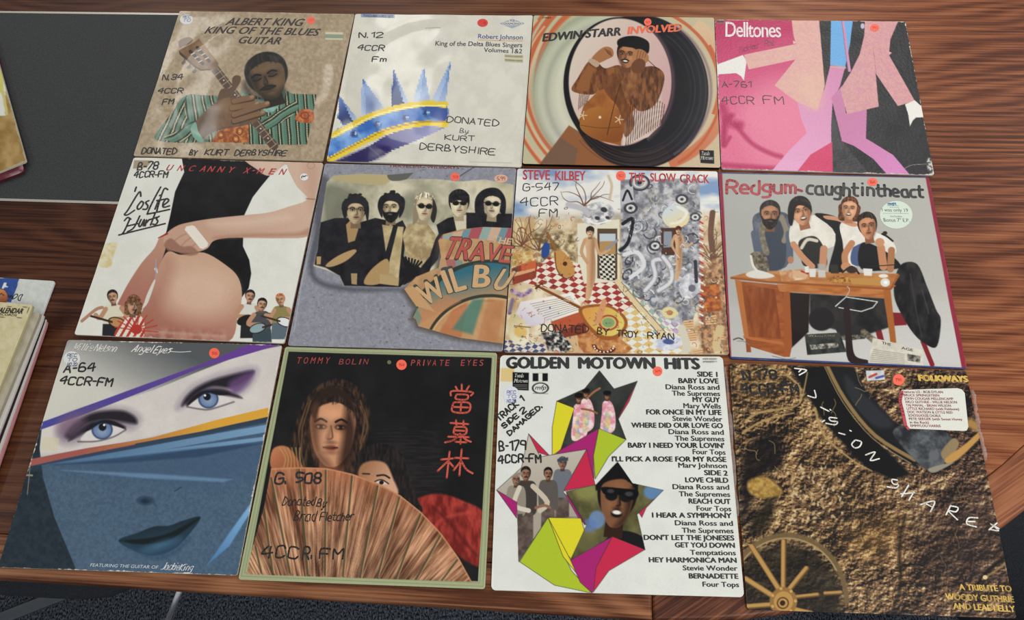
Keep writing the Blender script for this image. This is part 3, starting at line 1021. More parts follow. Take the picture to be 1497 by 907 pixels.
def print_rings(A):
    A.fill(lg('#b6b795', '#c9b595', (150, 100), (950, 800)))
    org, cream = '#bf5c38', '#d5b896'
    for r, w in ((520, 34), (470, 26), (560, 18), (610, 24)):
        A.ring(610, 430, r + 20, r, w, org, 20, 8, .9, 60, 230)
        A.ring(590, 470, r - 10, r - 60, w * .5, cream, 20, 6, .8, 70, 200)
    A.ring(560, 440, 490, 420, 16, org, 0, 5, .9, 300, 20)
    A.ring(560, 440, 450, 445, 10, '#c87450', 0, 5, .8, 170, 240)
    A.E(525, 470, 420, 420, lg('#b9bda3', '#c2bfae', (120, 300), (300, 700)), 0, 10)
    A.ring(525, 470, 420, 420, 30, '#8f9480', 0, 26, .55, 120, 260)
    A.ring(500, 475, 330, 350, 22, '#8f8f86', 0, 24, .5, 110, 260)
    A.ring(560, 470, 330, 330, 40, '#dcd8c4', 0, 30, .5, 140, 240)
    A.P('140,832 285,640 440,740 560,860 560,930 140,930', '#8d5a38', 6)
    A.P('140,832 240,700 330,760 300,930 130,930', '#6e5648', 6, .8)
    A.ring(640, 440, 455, 420, 55, lg('#d6b694', '#c4704c', (900, 150), (1000, 800)), 0, 8, .95, 310, 70)
    A.ring(620, 450, 440, 440, 14, org, 0, 6, .9, 330, 60)
    A.E(640, 468, 357, 393, '#16151b', 0, 6)
    for r, w, c in ((356, 6, '#3a3644'), (330, 8, '#2c2833'), (300, 5, '#3f3946'), (278, 6, '#2a2630')):
        A.ring(632, 462, r - 4, r + 26, w, c, 0, 5, .8, 300, 130)
    A.ring(630, 460, 380, 380, 12, '#6a5468', 0, 14, .7, 300, 60)
    A.E(545, 432, 288, 345, '#131217', 0, 5)
    A.ring(547, 424, 270, 332, 18, '#5d4750', 0, 16, .8, 300, 60)
    A.E(546, 420, 262, 326, lg('#d3c3b4', '#c79d9c', (330, 300), (800, 560)), 0, 6)
    A.P('320,690 800,640 800,840 640,860 400,820', '#16151b', 10, 0)
    for k in range(6):
        A.ring(620, 470, 300 + k * 14, 312 + k * 14, 4, '#5b3a2a', 0, 6, .6, 60, 140)
    # dancing man in a fringed jacket
    sh, dk, lt = '#93592f', '#3d2317', '#b17a48'
    A.only([(300, 180), (810, 180), (810, 520), (760, 640), (680, 720), (560, 748), (430, 720), (330, 620), (285, 480)])
    A.P('335,620 360,540 430,470 540,400 600,420 620,560 560,640 550,745 440,720', mott('#8d5228', '#a9682f', 50, 4), 3)
    A.P('640,560 760,470 752,640 690,700 560,745 560,640', mott('#c9b0a4', '#d8c4ba', 50, 6), 4)
    for k in range(17):
        x = 575 + k * 11.5
        A.L([(x + 14, 470 + abs(k - 8) * 8), (x, 745 - k * 7)], 3.4, '#3a2119', 2, sm=0)
    for k in range(7):
        A.L([(340 + k * 9, 470), (334 + k * 7, 560 - k * 6)], 3, '#4a2c1e', 2, sm=0)
    A.only()
    A.S([(300, 465), (330, 400), (385, 315), (430, 320), (470, 350), (540, 335), (590, 380), (560, 440), (450, 460), (400, 485)], mott('#5b3420', '#8d5a34', 16, 4, 3, sy=2.5))
    A.P('318,460 345,395 385,330 412,350 380,470', '#8f5a34', 6)
    A.S([(590, 370), (640, 350), (720, 340), (770, 380), (760, 460), (720, 540), (650, 570), (600, 530), (560, 470)], mott('#4d2d1c', '#8a5834', 15, 6, 3, sx=.7, sy=2.5))
    A.S([(540, 430), (570, 400), (600, 330), (625, 300), (665, 320), (650, 390), (610, 490), (570, 500)], mott('#6b4028', '#9a683e', 22, 8, 3, sy=2))
    A.S([(470, 400), (540, 380), (560, 470), (600, 560), (620, 640), (570, 700), (540, 560), (470, 470)], mott('#5a341f', '#7d4b29', 14, 9, 3, sy=3), 4, .8)
    A.S([(340, 640), (380, 560), (470, 550), (555, 600), (550, 720), (450, 720), (380, 690)], lg('#a66a30', '#84491f', (400, 560), (500, 720)))
    for x, y in ((355, 590), (540, 612)):
        for a in range(5):
            t = a * 1.257
            A.L([(x, y), (x + 22 * math.cos(t), y + 22 * math.sin(t))], 4, '#dcc4a0', sm=0)
    A.E(443, 600, 7, 7, '#e0d0b4')
    A.L([(480, 690), (520, 520), (548, 430)], 4, '#3a2116'); A.L([(345, 640), (450, 655), (550, 650)], 3, '#5f371c')
    face(A, 583, 282, 52, 66, '#a8744e', '#141214', 6, 'smile mous', '#5f3a26', -.6)
    A.S([(535, 235), (535, 205), (580, 186), (640, 188), (690, 215), (694, 260), (680, 275), (640, 252), (570, 240)], '#121114', 4)
    A.S([(610, 300), (615, 262), (650, 252), (685, 275), (690, 310), (650, 340), (620, 330)], '#a87349', 4)
    A.S([(605, 330), (640, 300), (675, 320), (660, 370), (610, 370)], '#6b4129')
    for k in range(4):
        A.L([(630 + k * 14, 300 - k * 2), (640 + k * 13, 258 + k * 4)], 3, '#6a4229')
    A.S([(395, 310), (430, 265), (470, 240), (505, 250), (512, 285), (480, 305), (430, 325)], '#a26d47', 3)
    for k in range(4):
        A.L([(468 + k * 9, 250 + k * 4), (485 + k * 6, 275 + k * 5)], 3, '#5f3a26')
    A.S([(385, 315), (400, 300), (440, 322), (425, 345)], '#b79c84')
    A.L([(690, 310), (735, 352)], 3, '#2a1b16')
    A.P('950,765 1024,768 1026,836 956,832', '#17161a')
    A.P('955,800 1022,802 1022,804 955,802', '#c8c4b8')

def print_pink(A):
    A.fill(lg('#b52058', '#dc6a8e', (250, 100), (330, 560)))
    A.tint([(300, 430), (480, 420), (640, 560), (660, 850), (300, 840), (180, 600)], '#e58aa4', 120, .55)
    for pts, w in (([(90, 540), (125, 620), (180, 640)], 40), ([(100, 740), (110, 620), (140, 590)], 26), ([(160, 640), (240, 730), (330, 780), (390, 800)], 22), ([(80, 840), (200, 850), (640, 880)], 26), ([(100, 600), (95, 740), (130, 700)], 18)):
        A.L(pts, w, '#a8164e', w * .7, .75)
    A.P('583,90 1060,90 1190,910 655,910 648,600 600,440', mott('#141317', '#201f24', 60, 3))
    A.P('650,560 700,720 860,910 655,910 640,600', mott('#2a292d', '#3c3a3f', 30, 3), 3)
    A.P('560,700 650,725 655,910 450,910', '#cf3c68', 4)
    mau = lg('#cf86ae', '#e0a2c6', (700, 360), (450, 860))
    A.P('640,338 716,345 690,440 652,520 645,640 645,728 540,790 468,880 465,910 330,910 345,870 430,770 520,680 490,600 470,510 575,568 612,450', mau)
    A.P('645,500 700,440 720,580 826,560 822,708 960,790 1050,895 1055,910 950,910 860,810 760,745 700,722', lg('#c47aa4', '#d184bb', (760, 600), (960, 860)))
    A.P('645,90 758,90 742,220 716,346 640,334', '#68a9e0')
    A.L([(645, 340), (716, 348)], 10, '#d7a0a0', 8, sm=0)
    coat = mott('#d8a2a2', '#dcaf9f', 9, 8, 3)
    A.P('443,90 583,90 612,440 575,568 470,522 357,437 463,305 225,356 200,281 465,226 452,180', coat)
    A.tint([(470, 400), (600, 380), (590, 540), (520, 540)], '#dfb7a0', 60, .5)
    A.P('818,90 995,90 948,200 940,280 1072,515 985,543 872,376 887,546 725,584 692,456 745,370 790,280 815,180', mott('#cd909e', '#d5a09a', 8, 11, 3))
    A.L([(860, 250), (874, 376)], 2, '#a8687c', sm=0)
    A.P('450,208 468,220 452,226', '#e8c0b8'); A.P('938,262 955,268 942,282', '#e0a8a8')
    A.L([(704, 95), (738, 362)], 14, '#c98bb2', sm=0)
    A.L([(698, 95), (730, 362)], 3, '#8a5a80', sm=0)
    white = '#e6e4de'
    A.P('55,332 195,282 206,300 213,320 200,412 185,390 160,374 60,380', white, 2.4)
    A.P('1022,533 1072,512 1092,530 1112,548 1125,598 1078,600 1062,615 1047,645 1040,590', white)
    A.E(806, 133, 10, 14, '#b9b6cc')
    A.S([(1132, 830), (1150, 805), (1185, 850), (1185, 900), (1150, 890)], mott('#3a393b', '#c9c6c0', 8, 4, 3, .4, .6), 8)
    A.L([(1020, 860), (1060, 842), (1130, 838)], 2.4, '#9a9894')
    A.P('55,98 105,100 105,120 58,120', '#8c5f5c'); A.L([(66, 110), (96, 111)], 6, '#4a2a30', sm=0)

def player(A, x, y, k, shirt, hair, skin='#b98d70', flip=1, guitar='#e4e0d4', trouser='#26262a'):
    """small pen-drawn player with a guitar, head at x, y and head height k"""
    f = flip
    A.S([(x - f * .9 * k, y + .9 * k), (x + f * .3 * k, y + .7 * k), (x + f * .9 * k, y + 1.2 * k), (x + f * .8 * k, y + 2.9 * k), (x - f * 1.0 * k, y + 2.9 * k), (x - f * 1.2 * k, y + 1.7 * k)], shirt)
    A.L([(x - f * .9 * k, y + 1.1 * k), (x - f * 1.5 * k, y + 2.1 * k), (x - f * .2 * k, y + 2.2 * k)], .5 * k, skin)
    A.L([(x + f * .7 * k, y + 1.2 * k), (x + f * 1.3 * k, y + 2.1 * k), (x + f * 1.7 * k, y + 1.8 * k)], .45 * k, skin)
    A.P([(x - k, y + 2.7 * k), (x + k, y + 2.7 * k), (x + 1.1 * k, y + 4.6 * k), (x - 1.1 * k, y + 4.6 * k)], trouser)
    A.E(x - f * .5 * k, y + 2.6 * k, 1.0 * k, .55 * k, '#26221f', -18 * f, 2); A.E(x - f * .5 * k, y + 2.6 * k, .88 * k, .45 * k, guitar, -18 * f, 2)
    A.L([(x + f * .1 * k, y + 2.5 * k), (x + f * 2.2 * k, y + 1.9 * k)], .22 * k, '#3a2c22', sm=0)
    face(A, x, y, .52 * k, .66 * k, skin, hair, 8 * f, 'mous' if k > 26 else '', None, .5 * f)

def print_white(A):
    A.fill(mott('#dcdbd2', '#e2e1d9', 50, 3))
    A.S([(130, 520), (150, 440), (215, 425), (200, 480), (185, 530)], mott('#cdbb82', '#ded6b8', 20, 5, 3), 8)
    A.P('290,58 372,60 345,92 285,96', '#a5967c')
    sk = lg('#cfb09b', '#c29c86', (900, 100), (600, 420))
    A.P('498,30 800,30 840,100 892,124 815,222 776,306 772,440 800,500 809,560 798,625 766,668 640,600 430,500 392,560 392,480 402,410 432,380 452,300 472,200 512,112', mott('#101012', '#19191c', 40, 4))
    A.S([(405, 400), (440, 395), (425, 470), (386, 580), (345, 690), (300, 745), (255, 770), (205, 735), (245, 640), (320, 520), (380, 450)], lg('#b98d78', '#a5685a', (400, 420), (230, 740)), 4)
    thigh = lg('#c7a188', '#a4695a', (600, 540), (480, 850))
    A.S([(445, 462), (500, 478), (600, 468), (700, 526), (752, 580), (768, 660), (748, 750), (705, 862), (480, 870), (270, 866), (330, 720), (385, 575), (412, 505)], thigh, 3)
    A.tint([(440, 560), (600, 540), (720, 600), (700, 720), (560, 760), (440, 700)], '#dcbea8', 110, .7)
    A.tint([(395, 560), (440, 480), (470, 560), (380, 760), (320, 800)], '#9d6654', 60, .35)
    A.S([(336, 690), (350, 650), (378, 592), (384, 600), (352, 690), (326, 715)], '#d9d4ca', 3)
    A.P('300,800 700,812 700,870 280,860', mott('#9c6252', '#b98a7a', 30, 5), 24, .8)
    A.L([(330, 815), (690, 838)], 10, '#c3a294', 12, .6, sm=0)
    # arm across the waist
    A.S([(792, 40), (1150, 40), (1115, 200), (1088, 300), (1062, 392), (930, 405), (780, 402), (690, 405), (640, 418), (610, 452), (540, 470), (470, 462), (428, 440), (424, 396), (475, 352), (545, 332), (640, 318), (780, 302), (890, 290), (980, 262), (1056, 230), (1010, 175), (975, 110), (958, 78), (890, 126), (838, 102)], sk, 3)
    A.tint([(650, 398), (800, 384), (1000, 380), (1060, 360), (1060, 392), (800, 400), (660, 408)], '#a5745f', 16, .6)
    A.tint([(620, 335), (800, 318), (960, 300), (960, 330), (700, 360)], '#dcc3b0', 40, .6)
    A.tint([(1040, 80), (1110, 90), (1090, 280), (1060, 240)], '#b58e7a', 50, .5)
    A.tint([(820, 60), (930, 60), (930, 100), (860, 110)], '#dac2b2', 40, .5)
    A.L([(1052, 228), (1090, 232)], 4, '#8d6452', 5)
    A.S([(424, 430), (455, 405), (500, 440), (545, 440), (575, 470), (540, 482), (500, 474), (470, 462), (440, 460)], '#8f6555', 8, .8)
    for x0, y0, x1, y1 in ((455, 430, 520, 385), (490, 452, 545, 400), (530, 465, 575, 420)):
        A.L([(x0, y0), ((x0 + x1) / 2, (y0 + y1) / 2 - 6), (x1, y1)], 4, '#9c7361', 6, .7)
    A.L([(437, 384), (398, 403)], 9, '#a02c2c', sm=0, taper=4)
    A.P('514,366 522,352 548,347 560,352 618,425 616,440 596,452 584,450', '#e6dfd3', 3)
    A.S([(380, 540), (392, 536), (395, 560)], '#cfd2d8')
    A.L([(388, 500), (388, 580)], 4, '#9aa0b4', sm=0)
    # players in the corners
    player(A, 196, 664, 44, '#d9d3bd', '#1f1b1a', flip=-1, guitar='#b98a5a')
    A.L([(60, 770), (120, 720), (150, 710)], 14, '#b08468')
    A.S([(205, 840), (240, 770), (290, 745), (330, 760), (325, 845)], stripes(['#e2d8ca', '#b23f34'], [14, 12], 30))
    for a in range(9):
        t = math.radians(190 + a * 22)
        A.L([(300, 810), (300 + 95 * math.cos(t), 810 + 75 * math.sin(t))], 6, '#b5392f', 2, .8, sm=0)
    A.E(300, 806, 24, 22, '#b1382e')
    face(A, 288, 700, 30, 40, '#b98d70', '#6d4a30', 6, 'fringe', None, .4, .2)
    A.L([(292, 735), (300, 720)], 7, '#2a2624', sm=0)
    player(A, 803, 662, 40, '#d6d4cc', '#1d1a1a', flip=1, guitar='#1e1c1c')
    player(A, 856, 698, 40, '#4a4c50', '#17161a', flip=1, guitar='#8fa6ac', trouser='#3a4a50')
    player(A, 938, 676, 38, '#8d8250', '#a5633c', flip=-1, guitar='#e0e4e4', trouser='#5c6a74')
    A.E(1072, 82, 16, 14, '#c4a18f'); A.ring(1072, 82, 16, 14, 2.4, '#b5806c')

def print_torn(A):
    A.fill(mott('#7f808c', '#9a9aa4', 10, 3, 5, .25, .75, rough=.75))
    rs = np.random.RandomState(4)
    for k in range(260):
        x, y = rs.uniform(30, 1040), rs.uniform(55, 890)
        A.E(x, y, rs.uniform(1.5, 4.5), rs.uniform(1.5, 4), '#55565f' if k % 3 else '#b4b4bc', 0, 3, .7)
    A.L([(880, 60), (830, 90), (720, 160)], 5, '#55555c'); A.L([(160, 330), (100, 560), (60, 800)], 4, '#a9aab2')
    A.S([(150, 140), (215, 130), (200, 330), (150, 540), (280, 600), (560, 612), (540, 622), (260, 622), (128, 548), (150, 330)], '#45464f', 22, .7)
    torn = [(205, 140), (235, 112), (350, 104), (480, 108), (590, 98), (560, 128), (690, 128), (800, 138), (900, 128), (1032, 152), (1022, 345), (880, 350), (720, 372), (690, 520), (530, 606), (280, 600), (262, 556), (205, 532), (146, 512), (165, 440), (176, 330)]
    A.P(torn, mott('#95937c', '#d2cbb2', 90, 8, 4, .3, .65))
    A.only(torn)
    A.S([(230, 100), (480, 100), (480, 140), (420, 155), (240, 130)], '#b4a67a', 4)
    A.S([(480, 100), (600, 95), (560, 128), (490, 135)], '#5c5c58', 4)
    A.S([(200, 150), (330, 190), (260, 320), (190, 310)], '#6e7060', 40, .8)
    A.S([(540, 200), (600, 180), (590, 300), (550, 290)], '#7f806c', 30, .6)
    A.S([(850, 150), (1030, 170), (1020, 250), (990, 260), (960, 180)], '#cfc5a4', 30, .8)
    blk = mott('#17161a', '#26242a', 30, 3)
    A.P('178,318 240,300 300,300 350,320 420,300 470,310 520,400 530,606 380,606 280,600 262,556 150,512', blk, 4)
    A.P('420,305 480,340 540,310 560,350 545,470 600,520 700,370 690,330 740,300 830,280 1030,280 1022,350 720,372 650,560 530,600', blk, 4)
    A.P('820,276 930,280 1030,285 1022,360 820,365', blk, 4)
    A.P('450,330 545,340 520,600 440,590 470,480', mott('#a8946c', '#c9b68c', 40, 5), 4)
    A.P('560,330 640,310 690,380 660,470 620,520 560,480 540,380', mott('#9a8560', '#c6b48a', 26, 6), 4)
    A.P('500,330 520,335 480,500 445,590 460,470', blk, 3)
    for k in range(7):
        A.L([(540 + k * 14, 470 + k * 4), (560 + k * 6, 540), (530 + k * 20, 600)], 9, '#1c1a1c', 2)
    A.P('765,290 822,285 822,365 780,365', '#cfc7ae', 4)
    A.P('290,330 320,300 350,330 330,400 300,410', '#a8885e', 4)
    A.S([(200, 510), (250, 470), (320, 440), (335, 450), (290, 490), (230, 515)], '#b49468', 4)
    A.S([(370, 590), (400, 530), (470, 480), (480, 540), (440, 590)], '#ae8f62', 4)
    A.P('312,545 340,545 338,595 315,592', '#a48c68'); A.P('440,545 525,565 522,600 440,590', '#b59c70', 4)
    A.P('160,470 180,470 178,505 160,505', '#b49468')
    A.P('146,505 200,520 262,556 285,606 250,600 140,530', '#c9c5b8', 6)
    A.P('665,520 700,370 730,365 700,480', '#2a2a2c', 4)
    face(A, 333, 268, 46, 58, '#b9a482', '#1a181a', 0, 'curly', '#6e5c46', .3, .0)
    A.L([(300, 258), (365, 262)], 3, '#3a3028')
    A.S([(275, 280), (275, 230), (320, 204), (370, 210), (392, 250), (385, 320), (366, 250), (330, 235), (300, 250), (290, 310)], blk, 4)
    face(A, 488, 255, 44, 56, '#c6b694', '#161518', 0, 'beard curly', '#75644c', -.3)
    A.S([(430, 250), (445, 205), (490, 195), (545, 210), (548, 260), (525, 300), (522, 240), (480, 225), (455, 245), (450, 300)], blk, 4)
    face(A, 637, 252, 44, 58, '#cdbf9e', '#a59a80', 4, 'glasses', '#94836a', .3, .0)
    A.S([(585, 320), (590, 250), (610, 215), (600, 250), (612, 300), (590, 330)], '#8d8268', 4)
    A.S([(680, 320), (692, 260), (675, 215), (672, 260), (664, 300)], '#2a2826', 4)
    face(A, 790, 238, 44, 56, '#d2c6a8', '#17161a', 0, 'glasses fringe', '#9a8a70', .2)
    face(A, 938, 240, 44, 56, '#cfc4a8', '#17161a', 4, 'glasses', '#8d7e66', -.2)
    A.S([(865, 290), (862, 215), (900, 172), (960, 168), (995, 215), (992, 285), (970, 270), (972, 215), (920, 200), (895, 225), (905, 300)], blk, 4)
    A.only()
    # round badge cut from another print
    out = [(548, 614), (600, 560), (700, 520), (710, 470), (698, 400), (720, 372), (800, 350), (900, 340), (1060, 345), (1060, 880), (990, 855), (800, 830), (610, 778), (600, 748), (584, 738), (600, 690)]
    A.P([(x - 14, y + 12) for x, y in out], '#4a4038', 24, .7)
    A.P(out, mott('#b0875f', '#c29a70', 40, 5), 3)
    A.only(out)
    A.S([(700, 390), (820, 352), (900, 342), (1060, 350), (1060, 410), (860, 392)], stripes(['#a8545a', '#8fa7a0', '#c8a890', '#6f8f98'], [46, 36, 40, 30], 20))
    A.P('662,520 715,480 1060,508 1060,540 850,512 700,525', stripes(['#a86a62', '#7d8f84', '#b8946c'], [40, 30, 36], -10), 3)
    A.ring(930, 900, 390, 395, 40, '#2f3a34', 0, 3, 1, 180, 360)
    A.ring(930, 900, 372, 378, 12, '#b58e60', 0, 3, 1, 180, 360)
    A.ring(930, 900, 300, 330, 130, lg('#356a7a', '#c09064', (800, 545), (830, 690)), 0, 4, 1, 180, 360)
    A.ring(930, 905, 292, 262, 14, '#3a3a30', 0, 3, 1, 180, 360)
    A.ring(930, 908, 285, 252, 8, '#c9a678', 0, 3, 1, 180, 360)
    A.E(930, 915, 276, 245, mott('#b78b5e', '#c49b70', 40, 7))
    A.P('760,705 830,668 800,830 700,810', '#b5633f', 10, .55); A.P('850,660 900,655 850,815 760,790', '#3f7a72', 14, .75); A.P('920,655 990,665 960,850 870,840', '#b06f48', 14, .5)
    A.P('730,640 800,668 600,775 590,740', '#b9805a', 8, .6); A.P('600,690 625,740 612,775 590,745', '#5d8a80', 8, .7)
    A.P('548,614 590,600 680,712 700,720 600,690', '#c49a6c', 4)
    A.only()

def print_dream(A):
    A.fill(mott('#7b97bd', '#e4e2dc', 120, 5, 4, .32, .6, sx=1.6, sy=.6))
    A.P('0,270 1100,250 1100,950 0,950', mott('#b89a72', '#e6d9be', 60, 6, 4), 50)
    A.P('0,330 350,330 360,480 0,520', mott('#6d5a3c', '#e0cfa8', 20, 9, 4), 40)
    rs = np.random.RandomState(11)
    A.P('60,270 160,265 160,420 60,430', '#c39a62', 3, .5); A.P('72,290 112,290 112,400 72,405', '#e4d3a8', 3, .7)
    A.ring(100, 350, 22, 34, 4, '#8d5a36')
    # trees
    for sx, sy in ((180, 420), (950, 480), (960, 470), (100, 400), (380, 220)):
        for k in range(9):
            p = [(sx, sy)]
            a = rs.uniform(-2.6, -.5)
            for q in range(4):
                a += rs.uniform(-.7, .7)
                l = rs.uniform(22, 48)
                p.append((p[-1][0] + l * math.cos(a), p[-1][1] + l * math.sin(a)))
            A.L(p, 6, '#6d4a38', 2, .85, taper=2)
    A.L([(958, 250), (950, 350), (962, 470), (958, 620)], 26, '#6a4a3a', 4)
    A.P('890,480 1050,440 1050,880 905,890', mott('#5d4030', '#c99a70', 16, 5, 4), 20, .85)
    A.P('905,580 985,570 1000,690 915,700', mott('#8d4a2c', '#c9783e', 14, 6, 3), 8)
    # white wall with a doorway
    A.P('350,300 540,280 540,580 355,600', '#ded8c4', 4); A.P('440,322 530,322 530,560 440,545', '#5a4634', 3)
    A.P('450,345 522,345 522,380 450,385', '#b9c4cc'); A.P('450,380 522,378 522,440 450,445', '#b08a5a')
    A.P('450,440 520,438 520,560 450,545', checks('#2a2a2c', '#dcd6c4', (13, 0), (2, 11), (450, 445)))
    # floors
    A.P('95,560 220,450 360,480 380,570 540,560 640,680 560,760 400,660 270,600', checks('#a03a36', '#e6dccc', (25, 11), (-21, 16), (100, 560)), 3)
    A.P('560,690 640,640 720,740 820,790 830,900 560,900 520,800', checks('#d8b878', '#dfe2da', (26, 12), (-24, 17), (560, 690)), 3)
    A.P('640,640 720,640 860,780 780,800', checks('#b5a3c4', '#dfe0dc', (24, 16), (-18, 14), (640, 640)), 3, .9)
    A.P('560,540 620,590 760,770 700,800 545,560', checks('#8fb0a8', '#e4dcc8', (20, 18), (-16, 14), (560, 540)), 3, .9)
    A.P('380,700 560,760 560,900 200,900 250,800', mott('#c79a6a', '#e6d2b4', 26, 4), 10)
    A.P('20,820 200,840 220,900 0,900', checks('#4b5578', '#d8d2c8', (18, 8), (-15, 14), (20, 820)), 3)
    A.L([(530, 560), (600, 640), (735, 795)], 24, '#d9c59c', 3, sm=0); A.L([(522, 575), (600, 665), (720, 800)], 4, '#7a6348', sm=0); A.L([(548, 562), (610, 635), (748, 790)], 4, '#8d7658', sm=0)
    A.P('300,690 380,690 600,860 560,890 380,880 320,800', mott('#a5663c', '#d29a62', 20, 3), 4)
    A.P('230,740 370,690 390,740 250,790', '#b5573a', 4); A.P('250,790 390,740 390,790 290,820', '#7d3826', 4)
    A.P('300,810 350,800 360,880 320,890', '#cfae84', 3)
    # grey side full of scrolls
    A.P('545,100 900,95 905,560 900,640 860,760 720,720 560,560 545,420', mott('#6f7078', '#c2c1c4', 22, 9, 4), 6)
    for k in range(150):
        x, y = rs.uniform(548, 900), rs.uniform(100, 740)
        if y > 560 and x < 560 + (y - 560) * 1.0:
            continue
        r = rs.uniform(6, 30)
        A.ring(x, y, r, r * rs.uniform(.6, 1), rs.uniform(2.5, 6), rs.choice(['#3a3a42', '#d9d8d6', '#8b8c94', '#4f505a', '#b4a890', '#5b6a80', '#e4e2de']), rs.uniform(0, 180), 2, .9, rs.uniform(0, 360), rs.uniform(0, 360))
    for x, y, r in ((630, 115, 42), (820, 190, 24), (880, 270, 20), (700, 400, 24), (590, 230, 26)):
        A.ring(x, y, r, r * .8, 9, '#3f4048'); A.ring(x, y, r * .6, r * .48, 6, '#d6d4d0'); A.E(x, y, r * .25, r * .22, '#26262c')
    A.E(793, 268, 62, 52, lg('#c9d4dc', '#e2d2a0', (760, 230), (800, 310)), 0, 3); A.L([(770, 300), (815, 290), (840, 250), (800, 225)], 12, '#e6e2d6')
    A.P('725,320 800,318 800,440 728,445', '#4d3228', 3); A.P('738,335 775,335 775,405 738,408', '#8a939c', 3)
    for pts in ([(655, 600), (700, 540), (690, 470), (740, 460)], [(715, 600), (770, 560), (770, 500), (735, 450)]):
        A.L(pts, 26, '#8d8e96', 3); A.L(pts, 16, '#d6d6da', 6)
    A.L([(560, 440), (620, 430), (650, 490), (590, 540)], 18, '#d9d9dc', 4); A.L([(555, 300), (600, 280), (580, 380), (545, 420)], 16, '#22232a', 3)
    A.P('545,150 600,130 605,200 548,215', '#b9bac0', 3); A.L([(555, 195), (575, 150), (595, 190)], 10, '#26262c')
    for k in range(26):
        A.L([(900, 290 + k * 18), (914, 298 + k * 18)], 8, '#e3ddd2' if k % 2 else '#b0413c', 2, sm=0)
    A.E(440, 255, 75, 52, mott('#8f9098', '#e2e0dc', 16, 3, 4), -10, 4)
    for dx, dy, r in ((-40, 8, 14), (0, 20, 12), (30, -18, 16), (46, 18, 10)):
        A.E(440 + dx, 255 + dy, r, r * .7, '#3a3a42', 20, 4)
    A.L([(395, 275), (430, 300), (500, 285)], 6, '#efece4')
    A.L([(310, 215), (380, 235), (400, 260)], 26, '#b9b8bc', 8); A.L([(490, 85), (505, 130), (495, 190)], 12, '#c9b79c', 6)
    # two small standing figures
    for (x, y, k, hr) in ((408, 338, 30, '#2c211c'), (804, 330, 22, '#4a1c1c')):
        A.S([(x - .9 * k, y + k), (x, y + .8 * k), (x + .9 * k, y + k), (x + .65 * k, y + 2.7 * k), (x + .8 * k, y + 4.4 * k), (x + .75 * k, y + 7 * k), (x + .35 * k, y + 8.6 * k), (x - .1 * k, y + 10 * k), (x - .7 * k, y + 10 * k), (x - .5 * k, y + 7 * k), (x - .6 * k, y + 4.6 * k), (x - .6 * k, y + 2.8 * k)], lg('#d9b38c', '#b58a66', (x - k, y), (x + k, y)), 3)
        A.L([(x - .8 * k, y + 1.2 * k), (x - 1.3 * k, y + 3 * k), (x - .4 * k, y + 4.6 * k)], .5 * k, '#c49a74'); A.L([(x + .8 * k, y + 1.2 * k), (x + 1.4 * k, y + 3.3 * k), (x + 2.8 * k, y + 2.6 * k)], .45 * k, '#c9a07a')
        A.tint([(x + .2 * k, y + 1.2 * k), (x + .7 * k, y + 1.3 * k), (x + .5 * k, y + 6 * k), (x + .1 * k, y + 8 * k)], '#8f6748', .5 * k, .5)
        face(A, x, y, .6 * k, .78 * k, '#d0a884', hr, 0, 'fringe')
    A.L([(483, 415), (530, 375)], 12, '#8d8f98')
    # lutes, box, sheet, birds
    A.L([(215, 340), (265, 440)], 12, '#8d6238', 2, sm=0)
    A.S([(245, 430), (285, 425), (330, 480), (335, 530), (290, 540), (258, 500)], '#c08d50', 3); A.E(295, 480, 10, 10, '#4a2f1c'); A.L([(250, 430), (258, 505), (295, 545), (335, 535)], 5, '#6d4424')
    A.P('55,500 160,460 172,480 165,540 60,575', '#8f3f2f', 3); A.P('95,470 165,460 165,505 100,515', '#c4633c', 3); A.P('58,520 160,500 160,512 58,538', '#d9a078', 3)
    A.P('60,430 150,420 160,465 60,490', mott('#b98d4e', '#e3cf9a', 14, 6, 3), 8)
    A.S([(205, 385), (225, 395), (222, 440), (195, 455), (190, 415)], '#2f4a8c', 4)
    A.P('95,650 330,610 380,690 200,750 130,760 70,720', lg('#ece8de', '#cfc8d6', (200, 640), (140, 750)), 3)
    for k in range(9):
        A.L([(140 + k * 9, 660 + k * 9), (320 + k * 5, 628 + k * 7)], 2.4, '#6d6458', 1.6, .8, sm=0)
    A.S([(60, 700), (130, 760), (120, 840), (60, 830), (40, 770)], lg('#c9b98a', '#e8e0c8', (50, 720), (120, 820)), 6); A.E(95, 785, 30, 26, '#d8b56c', 30, 10); A.L([(80, 760), (140, 765)], 5, '#8a6a3c')
    A.L([(60, 600), (100, 620), (140, 600)], 20, mott('#6a5a8c', '#c8a8b4', 10, 4), 8); A.L([(60, 640), (45, 700)], 16, '#5f5b8c', 8, .7)
    A.P('185,790 270,780 330,850 300,880 220,870', mott('#1d1d20', '#d8d4cc', 12, 7, 3), 5)
    A.L([(165, 575), (370, 680)], 15, '#7d4a2c', 2, sm=0); A.L([(168, 570), (372, 674)], 4, '#d3b88c', 2, sm=0); A.L([(165, 590), (190, 570)], 10, '#5d3420', 2, sm=0)
    A.S([(355, 690), (400, 665), (490, 665), (560, 710), (575, 760), (530, 815), (460, 820), (400, 770)], '#9a5a2c', 3); A.S([(372, 693), (410, 676), (490, 676), (548, 716), (560, 758), (520, 800), (462, 800), (405, 755)], lg('#d69a4e', '#d8c86c', (400, 690), (540, 780)), 4)
    A.ring(490, 745, 40, 32, 8, '#a04f3a', 0, 3); A.E(490, 745, 28, 22, '#7fa070', 0, 6); A.L([(470, 650), (455, 700), (440, 735)], 24, '#cf9468', 6, taper=34)
